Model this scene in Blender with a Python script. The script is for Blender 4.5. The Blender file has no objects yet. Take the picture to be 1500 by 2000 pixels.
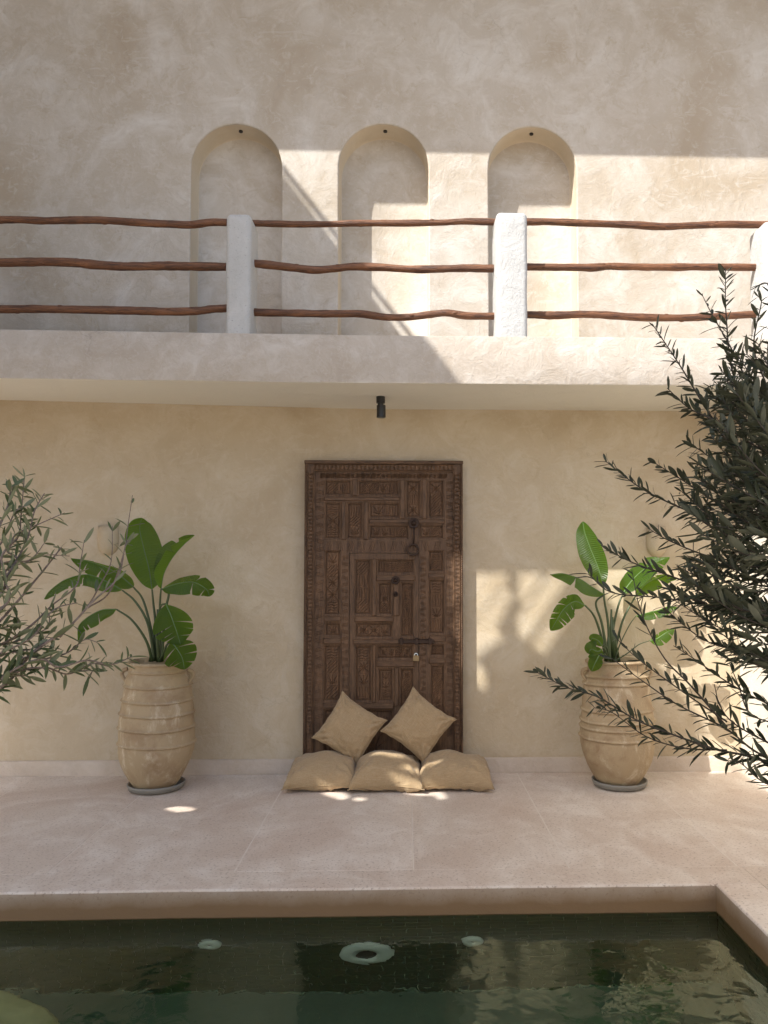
import bpy, bmesh, math, random
from mathutils import Vector, Matrix, Quaternion, noise
from mathutils.geometry import tessellate_polygon, delaunay_2d_cdt
R = math.radians
random.seed(7)
S = bpy.context.scene
COL = S.collection

# ------------------------------------------------------------------ camera
F_PX, PCX, PCY = 1500.0, 839.5, 1055.0          # focal length and principal point, in pixels of a 1500x2000 frame
YAW, PITCH = R(1.7), R(2.5)
EYE = Vector((0, 0, 1.6))
cam_d = bpy.data.cameras.new('camera'); cam = bpy.data.objects.new('camera', cam_d); COL.objects.link(cam)
FW = Vector((math.sin(YAW)*math.cos(PITCH), math.cos(YAW)*math.cos(PITCH), math.sin(PITCH)))
cam.location = EYE
cam.rotation_euler = FW.to_track_quat('-Z', 'Y').to_euler()
cam_d.sensor_fit = 'AUTO'; cam_d.sensor_width = 36; cam_d.lens = 27
cam_d.shift_x = -(PCX-750)/2000; cam_d.shift_y = (PCY-1000)/2000
cam_d.clip_start = 0.05; cam_d.clip_end = 2000
S.camera = cam
RT = FW.cross(Vector((0, 0, 1))).normalized(); UP = RT.cross(FW)
def P(px, py, Y):
    """world point on the plane y=Y that the photograph shows at (px,py)"""
    d = FW + RT*((px-PCX)/F_PX) - UP*((py-PCY)/F_PX)
    return EYE + d*((Y-EYE.y)/d.y)
def PZ(px, py, Z):
    d = FW + RT*((px-PCX)/F_PX) - UP*((py-PCY)/F_PX)
    return EYE + d*((Z-EYE.z)/d.z)

# ------------------------------------------------------------------ light
SUN = Vector((1.28, 1.0, -1.56))
w = bpy.data.worlds.new('World'); S.world = w; w.use_nodes = True
nt = w.node_tree; nt.nodes.clear()
sky = nt.nodes.new('ShaderNodeTexSky'); sky.sky_type = 'NISHITA'; sky.sun_disc = False
sky.sun_elevation = math.asin(1.56/SUN.length); sky.sun_rotation = math.atan2(-1.28, -1.0)
sky.dust_density = 2.5; sky.air_density = 1.0; sky.ozone_density = 1.0
bg = nt.nodes.new('ShaderNodeBackground'); bg.inputs[1].default_value = 0.15
wo = nt.nodes.new('ShaderNodeOutputWorld')
nt.links.new(sky.outputs[0], bg.inputs[0]); nt.links.new(bg.outputs[0], wo.inputs[0])
sl = bpy.data.lights.new('sun', 'SUN'); sl.energy = 4.5; sl.angle = R(0.36); sl.color = (1, 0.975, 0.93)
so = bpy.data.objects.new('sun', sl); COL.objects.link(so)
so.rotation_euler = SUN.to_track_quat('-Z', 'Y').to_euler(); so.location = (-10, -8, 14)
S.view_settings.view_transform = 'Standard'; S.view_settings.look = 'None'
S.view_settings.gamma = 1; S.view_settings.use_curve_mapping = False
S.view_settings.exposure = 0.93
S.render.engine = 'CYCLES'
S.cycles.max_bounces = 10; S.cycles.diffuse_bounces = 6; S.cycles.transmission_bounces = 8

# ------------------------------------------------------------------ materials
def mat(name):
    m = bpy.data.materials.new(name); m.use_nodes = True
    n = m.node_tree.nodes; n.clear()
    b = n.new('ShaderNodeBsdfPrincipled'); o = n.new('ShaderNodeOutputMaterial')
    m.node_tree.links.new(b.outputs[0], o.inputs[0])
    return m, m.node_tree, b, o
def nz(t, scale, detail=6, rough=.6, dist=0., vec=None, stretch=None):
    n = t.nodes.new('ShaderNodeTexNoise')
    n.inputs['Scale'].default_value = scale; n.inputs['Detail'].default_value = detail
    n.inputs['Roughness'].default_value = rough; n.inputs['Distortion'].default_value = dist
    tc = t.nodes.new('ShaderNodeTexCoord'); src = tc.outputs['Object']
    if stretch:
        mp = t.nodes.new('ShaderNodeMapping'); mp.inputs['Scale'].default_value = stretch
        t.links.new(src, mp.inputs[0]); src = mp.outputs[0]
    t.links.new(src, n.inputs['Vector'])
    return n.outputs['Fac']
def ramp(t, fac, stops, interp='LINEAR'):
    r = t.nodes.new('ShaderNodeValToRGB'); cr = r.color_ramp; cr.interpolation = interp
    while len(cr.elements) < len(stops): cr.elements.new(.5)
    for e, (p, c) in zip(cr.elements, stops):
        e.position = p; e.color = (c, c, c, 1) if isinstance(c, (int, float)) else (*c, 1)
    t.links.new(fac, r.inputs[0]); return r.outputs[0]
def mix(t, a, b, fac, mode='MIX'):
    m = t.nodes.new('ShaderNodeMix'); m.data_type = 'RGBA'; m.blend_type = mode
    for s, v in ((0, fac), (6, a), (7, b)):
        if isinstance(v, (int, float)): m.inputs[s].default_value = v
        elif isinstance(v, tuple): m.inputs[s].default_value = (*v, 1)
        else: t.links.new(v, m.inputs[s])
    return m.outputs[2]
def bump(t, b, hs, dist=.01, strength=1.):
    prev = None
    for h, d in hs:
        n = t.nodes.new('ShaderNodeBump'); n.inputs['Distance'].default_value = d; n.inputs['Strength'].default_value = strength
        t.links.new(h, n.inputs['Height'])
        if prev: t.links.new(prev, n.inputs['Normal'])
        prev = n.outputs[0]
    t.links.new(prev, b.inputs['Normal'])

def plaster(name, base, pale, brown, rough=.62, spots=False, amt=1.0, sc=1.0, cracks=0.):
    m, t, b, o = mat(name)
    big = nz(t, .9*sc, 5, .55, 1.2)
    med = nz(t, 3.2*sc, 9, .70, .7)
    fine = nz(t, 14*sc, 8, .7, .8)
    c = mix(t, base, pale, ramp(t, med, [(.46, 0.), (.66, .85*amt)]))
    c = mix(t, c, brown, ramp(t, big, [(.44, 0.), (.72, .75*amt)]))
    cl = nz(t, 6.5*sc, 10, .75, .9)
    c = mix(t, c, brown, ramp(t, cl, [(.55, 0.), (.66, .45*amt), (.7, 0.15*amt)]))
    c = mix(t, c, pale, ramp(t, fine, [(.52, 0.), (.75, .5*amt)]))
    if spots:
        sp = nz(t, 85, 2, .5); sp2 = nz(t, 9, 3, .5)
        c = mix(t, c, tuple(x*.42 for x in base), mix(t, 0., ramp(t, sp, [(.66, 0.), (.71, .8)]), ramp(t, sp2, [(.42, .15), (.6, 1.)]), 'MULTIPLY') if False else ramp(t, sp, [(.655, 0.), (.70, .7)]))
    # long trowel sweeps
    tv = nz(t, 2.2*sc, 6, .6, 3.0, stretch=(1, 1, 2.6))
    c = mix(t, c, pale, ramp(t, tv, [(.60, 0.), (.66, .28*amt), (.72, 0.)]))
    if cracks:
        tc = t.nodes.new('ShaderNodeTexCoord'); nn = t.nodes.new('ShaderNodeTexNoise'); nn.inputs['Scale'].default_value = 4; nn.inputs['Detail'].default_value = 6
        t.links.new(tc.outputs['Object'], nn.inputs['Vector'])
        va = t.nodes.new('ShaderNodeVectorMath'); va.operation = 'MULTIPLY_ADD'; va.inputs[1].default_value = (.5, .5, .5)
        t.links.new(nn.outputs['Color'], va.inputs[0]); t.links.new(tc.outputs['Object'], va.inputs[2])
        vo = t.nodes.new('ShaderNodeTexVoronoi'); vo.feature = 'DISTANCE_TO_EDGE'; vo.inputs['Scale'].default_value = 2.6
        t.links.new(va.outputs[0], vo.inputs['Vector'])
        cm = ramp(t, vo.outputs['Distance'], [(0, 1.), (.012, 0.)]); cm2 = ramp(t, nz(t, 1.1, 3), [(.50, 0.), (.62, cracks)])
        cc = t.nodes.new('ShaderNodeMath'); cc.operation = 'MULTIPLY'; t.links.new(cm, cc.inputs[0]); t.links.new(cm2, cc.inputs[1])
        c = mix(t, c, tuple(x*.45 for x in base), cc.outputs[0])
    t.links.new(c, b.inputs['Base Color'])
    t.links.new(ramp(t, med, [(.3, rough-.12), (.7, rough+.12)]), b.inputs['Roughness'])
    b.inputs['Specular IOR Level'].default_value = .35
    bump(t, b, [(med, .012), (fine, .004), (nz(t, 60, 4), .0012)])
    return m
M_wall = plaster('plaster_wall', (.465, .41, .34), (.56, .52, .465), (.37, .30, .215), amt=1.2, cracks=.25)
M_lower = plaster('plaster_lower', (.48, .392, .27), (.55, .475, .36), (.40, .31, .195), cracks=.2)
M_fascia = plaster('plaster_fascia', (.455, .395, .33), (.55, .505, .45), (.375, .31, .24), sc=2.0, cracks=.45)
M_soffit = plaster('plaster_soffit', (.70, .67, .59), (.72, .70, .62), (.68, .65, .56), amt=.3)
M_reveal_bounce = plaster('plaster_reveal_bounce', (.54, .46, .345), (.58, .51, .41), (.48, .39, .27), amt=.6)  # cream tint stands in for light bounced onto the niche reveals
M_skirt = plaster('plaster_skirting', (.52, .44, .355), (.58, .50, .42), (.44, .35, .265), sc=2)
M_post = plaster('plaster_white', (.47, .465, .45), (.53, .525, .51), (.39, .38, .355), rough=.8, sc=3, amt=.6, spots=True)
M_white = plaster('plaster_pale', (.62, .56, .47), (.68, .63, .55), (.55, .48, .38), sc=1.5)

def simple(name, col, rough=.6, metal=0., bumps=None, var=.15):
    m, t, b, o = mat(name)
    n = nz(t, 14, 6, .6)
    t.links.new(mix(t, tuple(x*(1-var) for x in col), tuple(min(1, x*(1+var)) for x in col), n), b.inputs['Base Color'])
    b.inputs['Roughness'].default_value = rough; b.inputs['Metallic'].default_value = metal
    bump(t, b, [(nz(t, 40, 5), bumps or .0008)])
    return m
def deck_mat(name, pink=1.0):
    m, t, b, o = mat(name)
    big = nz(t, 1.1, 6, .6, 1.0); med = nz(t, 4, 9, .7, .8, stretch=(1, .7, 1)); sp = nz(t, 62, 3, .65); sp2 = nz(t, 110, 2, .5)
    c = mix(t, (.65, .56, .475), (.75, .68, .60), ramp(t, med, [(.44, 0.), (.62, 1.)]))
    c = mix(t, c, (.55, .43, .345), ramp(t, big, [(.45, 0.), (.66, .75)]))
    c = mix(t, c, (.22, .15, .10), ramp(t, sp, [(.56, 0.), (.66, .55)]))
    c = mix(t, c, (.80, .74, .68), ramp(t, sp2, [(.60, 0.), (.70, .5)]))
    oi = t.nodes.new('ShaderNodeObjectInfo'); c = mix(t, c, mix(t, c, (.89, .87, .85), 1., 'MULTIPLY'), oi.outputs['Random'])
    t.links.new(c, b.inputs['Base Color'])
    t.links.new(ramp(t, big, [(.3, .42), (.7, .62)]), b.inputs['Roughness'])
    b.inputs['Specular IOR Level'].default_value = .4
    bump(t, b, [(med, .004), (sp, .001)])
    return m, t, b, c
M_deck, _, _, _ = deck_mat('deck_stone')
M_joint = simple('pale_joint', (.67, .60, .52), .8)
M_coping, _, _, _ = deck_mat('coping_stone')
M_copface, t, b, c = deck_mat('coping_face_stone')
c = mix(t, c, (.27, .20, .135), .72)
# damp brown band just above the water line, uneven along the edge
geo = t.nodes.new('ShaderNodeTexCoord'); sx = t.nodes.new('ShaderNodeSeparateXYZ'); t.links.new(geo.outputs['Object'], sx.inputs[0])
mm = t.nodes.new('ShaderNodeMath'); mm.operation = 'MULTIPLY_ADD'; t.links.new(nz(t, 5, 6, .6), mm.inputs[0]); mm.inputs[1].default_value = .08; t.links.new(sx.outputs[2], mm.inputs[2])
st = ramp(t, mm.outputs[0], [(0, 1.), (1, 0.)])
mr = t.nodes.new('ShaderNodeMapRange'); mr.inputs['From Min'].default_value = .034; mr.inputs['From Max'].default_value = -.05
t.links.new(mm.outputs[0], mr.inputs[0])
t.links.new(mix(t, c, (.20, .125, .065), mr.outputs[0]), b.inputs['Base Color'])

def wood(name, dark, light, stretch, rough=.6, sc=1, bumpd=.003):
    m, t, b, o = mat(name)
    g = nz(t, 6*sc, 8, .65, .6, stretch=stretch); g2 = nz(t, 22*sc, 6, .6, .2, stretch=stretch); bl = nz(t, 3, 4)
    c = mix(t, dark, light, ramp(t, g, [(.35, 0.), (.7, 1.)]))
    c = mix(t, c, tuple(x*.5 for x in dark), ramp(t, g2, [(.52, 0.), (.66, .7)]))
    c = mix(t, c, tuple(x*1.35 for x in light), ramp(t, bl, [(.55, 0.), (.75, .35)]))
    t.links.new(c, b.inputs['Base Color']); b.inputs['Roughness'].default_value = rough
    b.inputs['Specular IOR Level'].default_value = .4
    bump(t, b, [(g2, bumpd)])
    return m
M_rail = wood('rail_wood', (.06, .024, .012), (.25, .105, .045), (.25, 3, 3), .45, 3, .006)
M_door = wood('door_wood', (.062, .033, .017), (.18, .10, .052), (4, 1, .4), .6, 3)
M_doorh = wood('door_wood_cross', (.062, .033, .017), (.18, .10, .052), (.4, 1, 4), .6, 3)
M_panel = wood('door_panel_wood', (.07, .036, .018), (.19, .102, .05), (4, 1, .5), .65, 3)
M_bark = wood('bark', (.10, .08, .06), (.22, .19, .15), (2, 2, .5), .85, 4)
M_twig = wood('twig_bark', (.13, .095, .075), (.26, .21, .17), (2, 2, 2), .8, 6)

M_twig_shade = wood('twig_bark_shade', (.035, .028, .022), (.08, .065, .05), (2, 2, 2), .8, 6)  # bark copy darkened to the right tree's shaded look
M_iron = simple('old_iron', (.055, .035, .026), .5, .7)
M_lock = simple('dull_brass', (.30, .22, .12), .45, .8)
M_black = simple('black_metal', (.012, .011, .011), .35)
M_soil = simple('soil', (.035, .025, .018), .95, bumps=.01)
M_saucer = simple('grey_saucer', (.20, .19, .165), .6)
M_grey = simple('pale_fitting', (.80, .86, .86), .35)
M_darkhole = simple('dark_lens', (.02, .03, .03), .3)

m, t, b, o = mat('terracotta'); M_pot = m
big = nz(t, 3.5, 7, .65, 1.0); st = nz(t, 6, 9, .75, .5, stretch=(1.6, 1.6, .6)); dk = nz(t, 5, 6, .6, .4)
c = mix(t, (.34, .25, .145), (.42, .325, .20), big)
c = mix(t, c, (.60, .51, .38), ramp(t, st, [(.53, 0.), (.66, .75)]))
c = mix(t, c, (.22, .13, .065), ramp(t, dk, [(.50, 0.), (.70, .65)]))
c = mix(t, c, (.16, .10, .06), ramp(t, nz(t, 55, 3), [(.68, 0.), (.73, .6)]))
t.links.new(c, b.inputs['Base Color']); b.inputs['Roughness'].default_value = .8
bump(t, b, [(st, .010), (nz(t, 60, 5, .7), .0030)])

m, t, b, o = mat('linen'); M_linen = m
wv = nz(t, 160, 2, .5, 0, stretch=(1, .12, 1)); wv2 = nz(t, 160, 2, .5, 0, stretch=(.12, 1, 1)); bl = nz(t, 5, 5)
c = mix(t, (.33, .235, .13), (.39, .285, .17), bl)
c = mix(t, c, (.27, .175, .085), ramp(t, wv, [(.45, 0.), (.7, .5)]))
c = mix(t, c, (.45, .34, .21), ramp(t, wv2, [(.5, 0.), (.7, .5)]))
t.links.new(c, b.inputs['Base Color']); b.inputs['Roughness'].default_value = .9; b.inputs['Sheen Weight'].default_value = .15
b.inputs['Specular IOR Level'].default_value = .15
bump(t, b, [(nz(t, 7, 5, .6, 1.2), .016), (wv, .0008), (wv2, .0008)])

def leafmat(name, front, back, vein=False, trans=.3, tcol=(.25, .55, .03), rough=.4):
    m = bpy.data.materials.new(name); m.use_nodes = True; t = m.node_tree; t.nodes.clear()
    o = t.nodes.new('ShaderNodeOutputMaterial'); b = t.nodes.new('ShaderNodeBsdfPrincipled')
    tr = t.nodes.new('ShaderNodeBsdfTranslucent'); mx = t.nodes.new('ShaderNodeMixShader')
    g = t.nodes.new('ShaderNodeNewGeometry'); oi = t.nodes.new('ShaderNodeObjectInfo')
    n = nz(t, 9, 4)
    f = mix(t, front, tuple(x*1.5 for x in front), n)
    c = mix(t, f, back, g.outputs['Backfacing'])
    if vein:
        uv = t.nodes.new('ShaderNodeUVMap'); mp = t.nodes.new('ShaderNodeMapping'); mp.inputs['Scale'].default_value = (34, 0, 0)
        wvn = t.nodes.new('ShaderNodeTexWave'); wvn.inputs['Scale'].default_value = .32; wvn.inputs['Distortion'].default_value = 1.2; wvn.inputs['Detail'].default_value = 3
        t.links.new(uv.outputs[0], mp.inputs[0]); t.links.new(mp.outputs[0], wvn.inputs['Vector'])
        c = mix(t, c, tuple(x*1.9 for x in front), ramp(t, wvn.outputs['Fac'], [(.55, 0.), (.95, .5)]))
        bump(t, b, [(wvn.outputs['Fac'], .006)])
    t.links.new(c, b.inputs['Base Color']); b.inputs['Roughness'].default_value = rough
    tr.inputs[0].default_value = (*tcol, 1); mx.inputs[0].default_value = trans
    t.links.new(b.outputs[0], mx.inputs[1]); t.links.new(tr.outputs[0], mx.inputs[2]); t.links.new(mx.outputs[0], o.inputs[0])
    return m
M_leaf = leafmat('strelitzia_leaf', (.011, .032, .007), (.03, .07, .014), True, .30, (.42, .78, .05), .27)
M_stalk = simple('leaf_stalk', (.05, .075, .025), .45)
M_rib = simple('leaf_rib', (.11, .19, .045), .45)
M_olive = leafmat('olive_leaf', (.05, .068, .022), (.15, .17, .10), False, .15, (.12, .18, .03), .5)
M_olive_shade = leafmat('olive_leaf_shade', (.014, .020, .007), (.045, .052, .030), False, .03, (.05, .07, .02), .6)  # olive leaf copy with backlit shade put into its colour
M_dry = simple('dry_leaf', (.30, .19, .09), .8)

m, t, b, o = mat('water'); M_water = m
t.nodes.remove(b)
gl = t.nodes.new('ShaderNodeBsdfGlass'); gl.inputs['IOR'].default_value = 1.48; gl.inputs['Roughness'].default_value = 0.0
gl.inputs['Color'].default_value = (.83, .92, .78, 1)
t.links.new(gl.outputs[0], o.inputs[0])
bump(t, gl, [(nz(t, 2.2, 2, .4, .6), .012), (nz(t, 8, 2, .5, .6), .0030)])
m, t, b, o = mat('pool_tile'); M_tile = m
n = nz(t, 16, 3, .6); n2 = nz(t, 1.5, 4)
c = mix(t, (.030, .052, .024), (.065, .092, .042), n); c = mix(t, c, (.04, .075, .055), ramp(t, n2, [(.4, 0.), (.7, .8)]))
t.links.new(c, b.inputs['Base Color']); b.inputs['Roughness'].default_value = .3
M_grout = simple('pool_grout', (.14, .15, .10), .8)
M_pfloor = simple('pool_floor_tile', (.10, .15, .115), .5)
M_step = simple('pool_step_tile', (.34, .30, .07), .5, var=.5)
M_rim = simple('pool_rim_tile', (.42, .40, .22), .5, var=.2)

# ------------------------------------------------------------------ object helpers
def link(o, parent=None):
    COL.objects.link(o)
    if parent: o.parent = parent
    return o
def mesh_obj(name, verts, faces, m, parent=None, smooth=False, uvs=None):
    me = bpy.data.meshes.new(name); me.from_pydata([tuple(v) for v in verts], [], faces)
    me.materials.append(m); me.update()
    if uvs:
        ul = me.uv_layers.new(name='UVMap')
        for l in me.loops: ul.data[l.index].uv = uvs[l.vertex_index]
    if smooth: me.polygons.foreach_set('use_smooth', [True]*len(me.polygons))
    return link(bpy.data.objects.new(name, me), parent)
def bm_obj(name, bm, m, parent=None, smooth=False):
    me = bpy.data.meshes.new(name); bm.to_mesh(me); bm.free(); me.materials.append(m)
    if smooth: me.polygons.foreach_set('use_smooth', [True]*len(me.polygons))
    return link(bpy.data.objects.new(name, me), parent)
def tag(o, label=None, cat=None, group=None, kind=None):
    if label: o['label'] = label
    if cat: o['category'] = cat
    if group: o['group'] = group
    if kind: o['kind'] = kind
    return o
def empty(name, loc=(0, 0, 0)):
    o = bpy.data.objects.new(name, None); o.location = loc; o.empty_display_size = .1; return link(o)
def child(o, root):
    """parent o (built in world coordinates) to a root that stands elsewhere"""
    o.parent = root; o.matrix_parent_inverse = Matrix.Translation(root.location).inverted(); return o
def add_box(bm, x0, x1, y0, y1, z0, z1, bev=0., seg=2, wob=0., cuts=0):
    r = bmesh.ops.create_cube(bm, size=1)
    vs = r['verts']
    bmesh.ops.transform(bm, matrix=Matrix.Translation(((x0+x1)/2, (y0+y1)/2, (z0+z1)/2)) @ Matrix.Diagonal((x1-x0, y1-y0, z1-z0, 1)), verts=vs)
    if bev:
        es = list({e for v in vs for e in v.link_edges})
        bmesh.ops.bevel(bm, geom=es, offset=bev, segments=seg, affect='EDGES', profile=.5)
def box(name, x0, x1, y0, y1, z0, z1, m, parent=None, bev=0., seg=2, smooth=False):
    bm = bmesh.new(); add_box(bm, x0, x1, y0, y1, z0, z1, bev, seg); return bm_obj(name, bm, m, parent, smooth)
def spline(pts, n=8):
    """Catmull-Rom through points"""
    P_ = [Vector(p) for p in pts]; out = []
    Q = [P_[0]*2-P_[1]] + P_ + [P_[-1]*2-P_[-2]]
    for i in range(1, len(Q)-2):
        a, b_, c_, d_ = Q[i-1], Q[i], Q[i+1], Q[i+2]
        for k in range(n):
            s = k/n
            out.append(.5*((2*b_)+(c_-a)*s+(2*a-5*b_+4*c_-d_)*s*s+(3*b_-a-3*c_+d_)*s**3))
    out.append(P_[-1]); return out
def tube_data(pts, rad, sides=8, caps=True, lump=0.):
    """rad: number or function of 0..1"""
    vs, fs = [], []; n = len(pts)
    T0 = (pts[1]-pts[0]).normalized()
    nrm = T0.orthogonal().normalized()
    for i, p in enumerate(pts):
        T = (pts[min(i+1, n-1)]-pts[max(i-1, 0)]).normalized()
        nrm = (nrm - T*nrm.dot(T)).normalized(); bn = T.cross(nrm)
        r = rad(i/(n-1)) if callable(rad) else rad
        for k in range(sides):
            a = 2*math.pi*k/sides
            rr = r*(1+lump*noise.noise(p*9+Vector((k*1.7, 0, 0)))) if lump else r
            vs.append(p+(nrm*math.cos(a)+bn*math.sin(a))*rr)
    for i in range(n-1):
        for k in range(sides):
            a = i*sides+k; b_ = i*sides+(k+1) % sides
            fs.append((a, b_, b_+sides, a+sides))
    if caps:
        fs.append(tuple(reversed(range(sides)))); fs.append(tuple(range((n-1)*sides, n*sides)))
    return vs, fs
def tube(name, pts, rad, m, parent=None, sides=8, lump=0., caps=True):
    v, f = tube_data([Vector(p) for p in pts], rad, sides, caps, lump); return mesh_obj(name, v, f, m, parent, True)
def lathe(name, prof, m, parent=None, seg=48, wob=0., cap=True):
    vs, fs = [], []
    for (r, z) in prof:
        for k in range(seg):
            a = 2*math.pi*k/seg
            p = Vector((r*math.cos(a), r*math.sin(a), z))
            if wob: 
                q = noise.noise(Vector((p.x*4, p.y*4, z*5)))*wob; p.x *= 1+q; p.y *= 1+q
                p.z += noise.noise(Vector((p.x*3+5, p.y*3, z*2)))*wob*.35
            vs.append(p)
    for i in range(len(prof)-1):
        for k in range(seg):
            a = i*seg+k; b_ = i*seg+(k+1) % seg; fs.append((a, b_, b_+seg, a+seg))
    if cap: fs.append(tuple(reversed(range(seg))))
    return mesh_obj(name, vs, fs, m, parent, True)
def poly_face(outer, holes, f):
    """triangulated face with holes; points are 2-D, f lifts them to 3-D"""
    loops = [outer]+holes; flat = [p for l in loops for p in l]
    tris = tessellate_polygon([[Vector((p[0], p[1], 0)) for p in l] for l in loops])
    return [f(*p) for p in flat], [tuple(t_) for t_ in tris]

# ------------------------------------------------------------------ levels
YW = 6.25                    # facade plane
YF = 5.40                    # balcony front
ZS = P(900, 750, YF).z       # soffit
ZB = P(900, 655, YF).z       # top of balcony edge
YP = PZ(900, 1732, 0).y      # pool far edge
YC = PZ(900, 1698, 0).y      # coping joint
XP = PZ(1400, 1727, 0).x     # pool right edge
XR = 2.72                    # right wall
ZWAT = -0.14
XL, YB = -5.0, -9.0
XPL, YPN = -4.0, 1.0         # pool left / near edge
ZTOP = 7.5

# ------------------------------------------------------------------ ground, deck, pool
hole = [(XPL-.1, YPN-.1), (XP+.1, YPN-.1), (XP+.1, YP+.1), (XPL-.1, YP+.1)]
v, f = poly_face([(-400, -400), (400, -400), (400, 400), (-400, 400)], [hole], lambda x, y: Vector((x, y, -.05)))
g = mesh_obj('ground', v, f, plaster('ground_earth', (.45, .37, .28), (.5, .43, .34), (.38, .3, .22)))
tag(g, kind='structure')
deck = empty('pool_deck'); tag(deck, kind='structure')
gap = .0014
box('joint_bed', XL, XR, YC, YW, -.045, -.0012, M_joint, deck)
joints = [XL]+[PZ(px, py, 0).x for px, py in ((-300, 1590),)]
js = [PZ(230, 1590, 0).x, PZ(517, 1600, 0).x, PZ(806, 1640, 0).x, PZ(1068, 1616, 0).x]
st_ = js[1]-js[0]
xs = [XL, js[0]-2*st_, js[0]-st_]+js+[js[3]+.93, XR]
xs = [x for i, x in enumerate(xs) if i == 0 or x > xs[i-1]+.2]
for i in range(len(xs)-1):
    box('slab', xs[i]+gap, xs[i+1]-gap, YC+gap, YW+.02, -.05, 0 + random.uniform(-.0012, .0012), M_deck, deck, .004, 2)
cw = YC-YP
ys = [YB, -7.6, -6.2, -4.8, -3.4, -1.9, -.4, 1.0, 2.2, 3.2, YC]
for i in range(len(ys)-1):
    box('slab', XP+cw+gap, XR, ys[i]+gap, ys[i+1]-gap, -.05, 0, M_deck, deck, .004, 2)
for i in range(6):
    x0 = XPL-cw+i*1.05
    
    for k in range(8): box('slab', x0+gap, min(x0+1.05, XP+cw)-gap, max(YB, YPN-cw-gap-1.25*(k+1)), YPN-cw-gap*3-1.25*k, -.05, 0, M_deck, deck, .004, 2)
box('slab', XL, XPL-cw-gap, YB, YC-gap, -.05, 0, M_deck, deck, .004, 2)

def wavy_strip(name, x0, x1, y0, y1, z0, z1, m, parent, axis, edge, n=60, amp=.006, bev=.011):
    """long block whose top pool-side edge is rounded and hand-trowelled; axis 'x': runs along x; edge: which side faces the pool (-1/+1)"""
    vs, fs = [], []
    L0, L1 = (x0, x1) if axis == 'x' else (y0, y1)
    for i in range(n+1):
        s = L0+(L1-L0)*i/n
        wv_ = noise.noise(Vector((s*1.3, 3.1, z1)))*amp + noise.noise(Vector((s*5, 9.1, z1)))*amp*.35
        lo, hi = (y0, y1) if axis == 'x' else (x0, x1)
        near, far = (lo+wv_, hi) if edge < 0 else (hi+wv_, lo)
        sg = 1 if far > near else -1
        ring = [(near, z0), (near, z1-bev), (near+sg*bev*.1, z1-bev*.62), (near+sg*bev*.35, z1-bev*.3), (near+sg*bev*.75, z1-bev*.06), (near+sg*bev*1.3, z1), (far, z1), (far, z0)]
        for a, z in ring: vs.append((s, a, z) if axis == 'x' else (a, s, z))
    k = 8
    for i in range(n):
        for j in range(k):
            a = i*k+j; b_ = i*k+(j+1) % k; fs.append((a, b_, b_+k, a+k))
    fs.append(tuple(range(k))); fs.append(tuple(range(n*k, (n+1)*k)))
    o = mesh_obj(name, vs, fs, m, parent)
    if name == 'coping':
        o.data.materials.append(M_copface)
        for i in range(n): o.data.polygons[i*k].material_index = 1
    bm = bmesh.new(); bm.from_mesh(o.data); bmesh.ops.recalc_face_normals(bm, faces=bm.faces); bm.to_mesh(o.data); bm.free()
    me = o.data; me.polygons.foreach_set('use_smooth', [p.area > 0 and len(p.vertices) == 4 for p in me.polygons])
    me.set_sharp_from_angle(angle=R(40))
    return o
ZC = -.155
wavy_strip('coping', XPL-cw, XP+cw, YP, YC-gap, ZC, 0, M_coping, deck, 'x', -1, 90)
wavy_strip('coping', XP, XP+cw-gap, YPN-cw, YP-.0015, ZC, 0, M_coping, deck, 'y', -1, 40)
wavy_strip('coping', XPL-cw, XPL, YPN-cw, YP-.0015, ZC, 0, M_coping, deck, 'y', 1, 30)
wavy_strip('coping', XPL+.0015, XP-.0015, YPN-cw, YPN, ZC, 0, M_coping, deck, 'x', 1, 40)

pool = empty('pool_basin'); tag(pool, kind='structure')
ZPF = ZWAT-.98
tw = .012   # tile stands this far inside the grout wall
def wallbox(x0, x1, y0, y1, nm='basin_wall', m=M_grout, z0=ZPF-.1, z1=ZC-.002): return box(nm, x0, x1, y0, y1, z0, z1, m, pool)
wallbox(XPL-.09, XP+.09, YP+.004+tw, YP+.09); wallbox(XPL-.09, XP+.09, YPN-.09, YPN)
wallbox(XP+.004+tw, XP+.09, YPN, YP+.004+tw); wallbox(XPL-.09, XPL, YPN, YP+.004+tw)
box('pool_floor', XPL, XP+.02, YPN, YP+.02, ZPF-.1, ZPF, M_pfloor, pool)
def tiles(axis):
    vs, fs = [], []
    tl, th, g_ = .125, .047, .0035
    L0, L1 = (XPL, XP+.006) if axis == 'x' else (YPN, YP+.003)
    row = 0; z = ZC-.004
    while z-th > ZPF:
        s = L0-(row % 2)*tl/2 + random.uniform(-.01, .01)
        while s < L1:
            a, b_ = max(L0, s)+g_/2, min(L1, s+tl)-g_/2
            if b_-a > .01:
                d = random.uniform(0, .0035)
                z1, z0 = z-g_/2, z-th+g_/2
                if axis == 'x': q = [(a, YP+.004+d, z0), (b_, YP+.004+d, z0), (b_, YP+.004+d, z1), (a, YP+.004+d, z1)]; back = [(x_, YP+.004+tw+.001, z_) for x_, y_, z_ in q]
                else: q = [(XP+.004+d, b_, z0), (XP+.004+d, a, z0), (XP+.004+d, a, z1), (XP+.004+d, b_, z1)]; back = [(XP+.004+tw+.001, y_, z_) for x_, y_, z_ in q]
                k = len(vs); vs += q+back
                fs += [(k, k+1, k+2, k+3)]+[(k+j, k+4+j, k+4+(j+1) % 4, k+(j+1) % 4) for j in range(4)]
            s += tl
        z -= th; row += 1
    o = mesh_obj('tile', vs, fs, M_tile, pool); o['kind'] = 'stuff'
tiles('x'); tiles('y')
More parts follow.
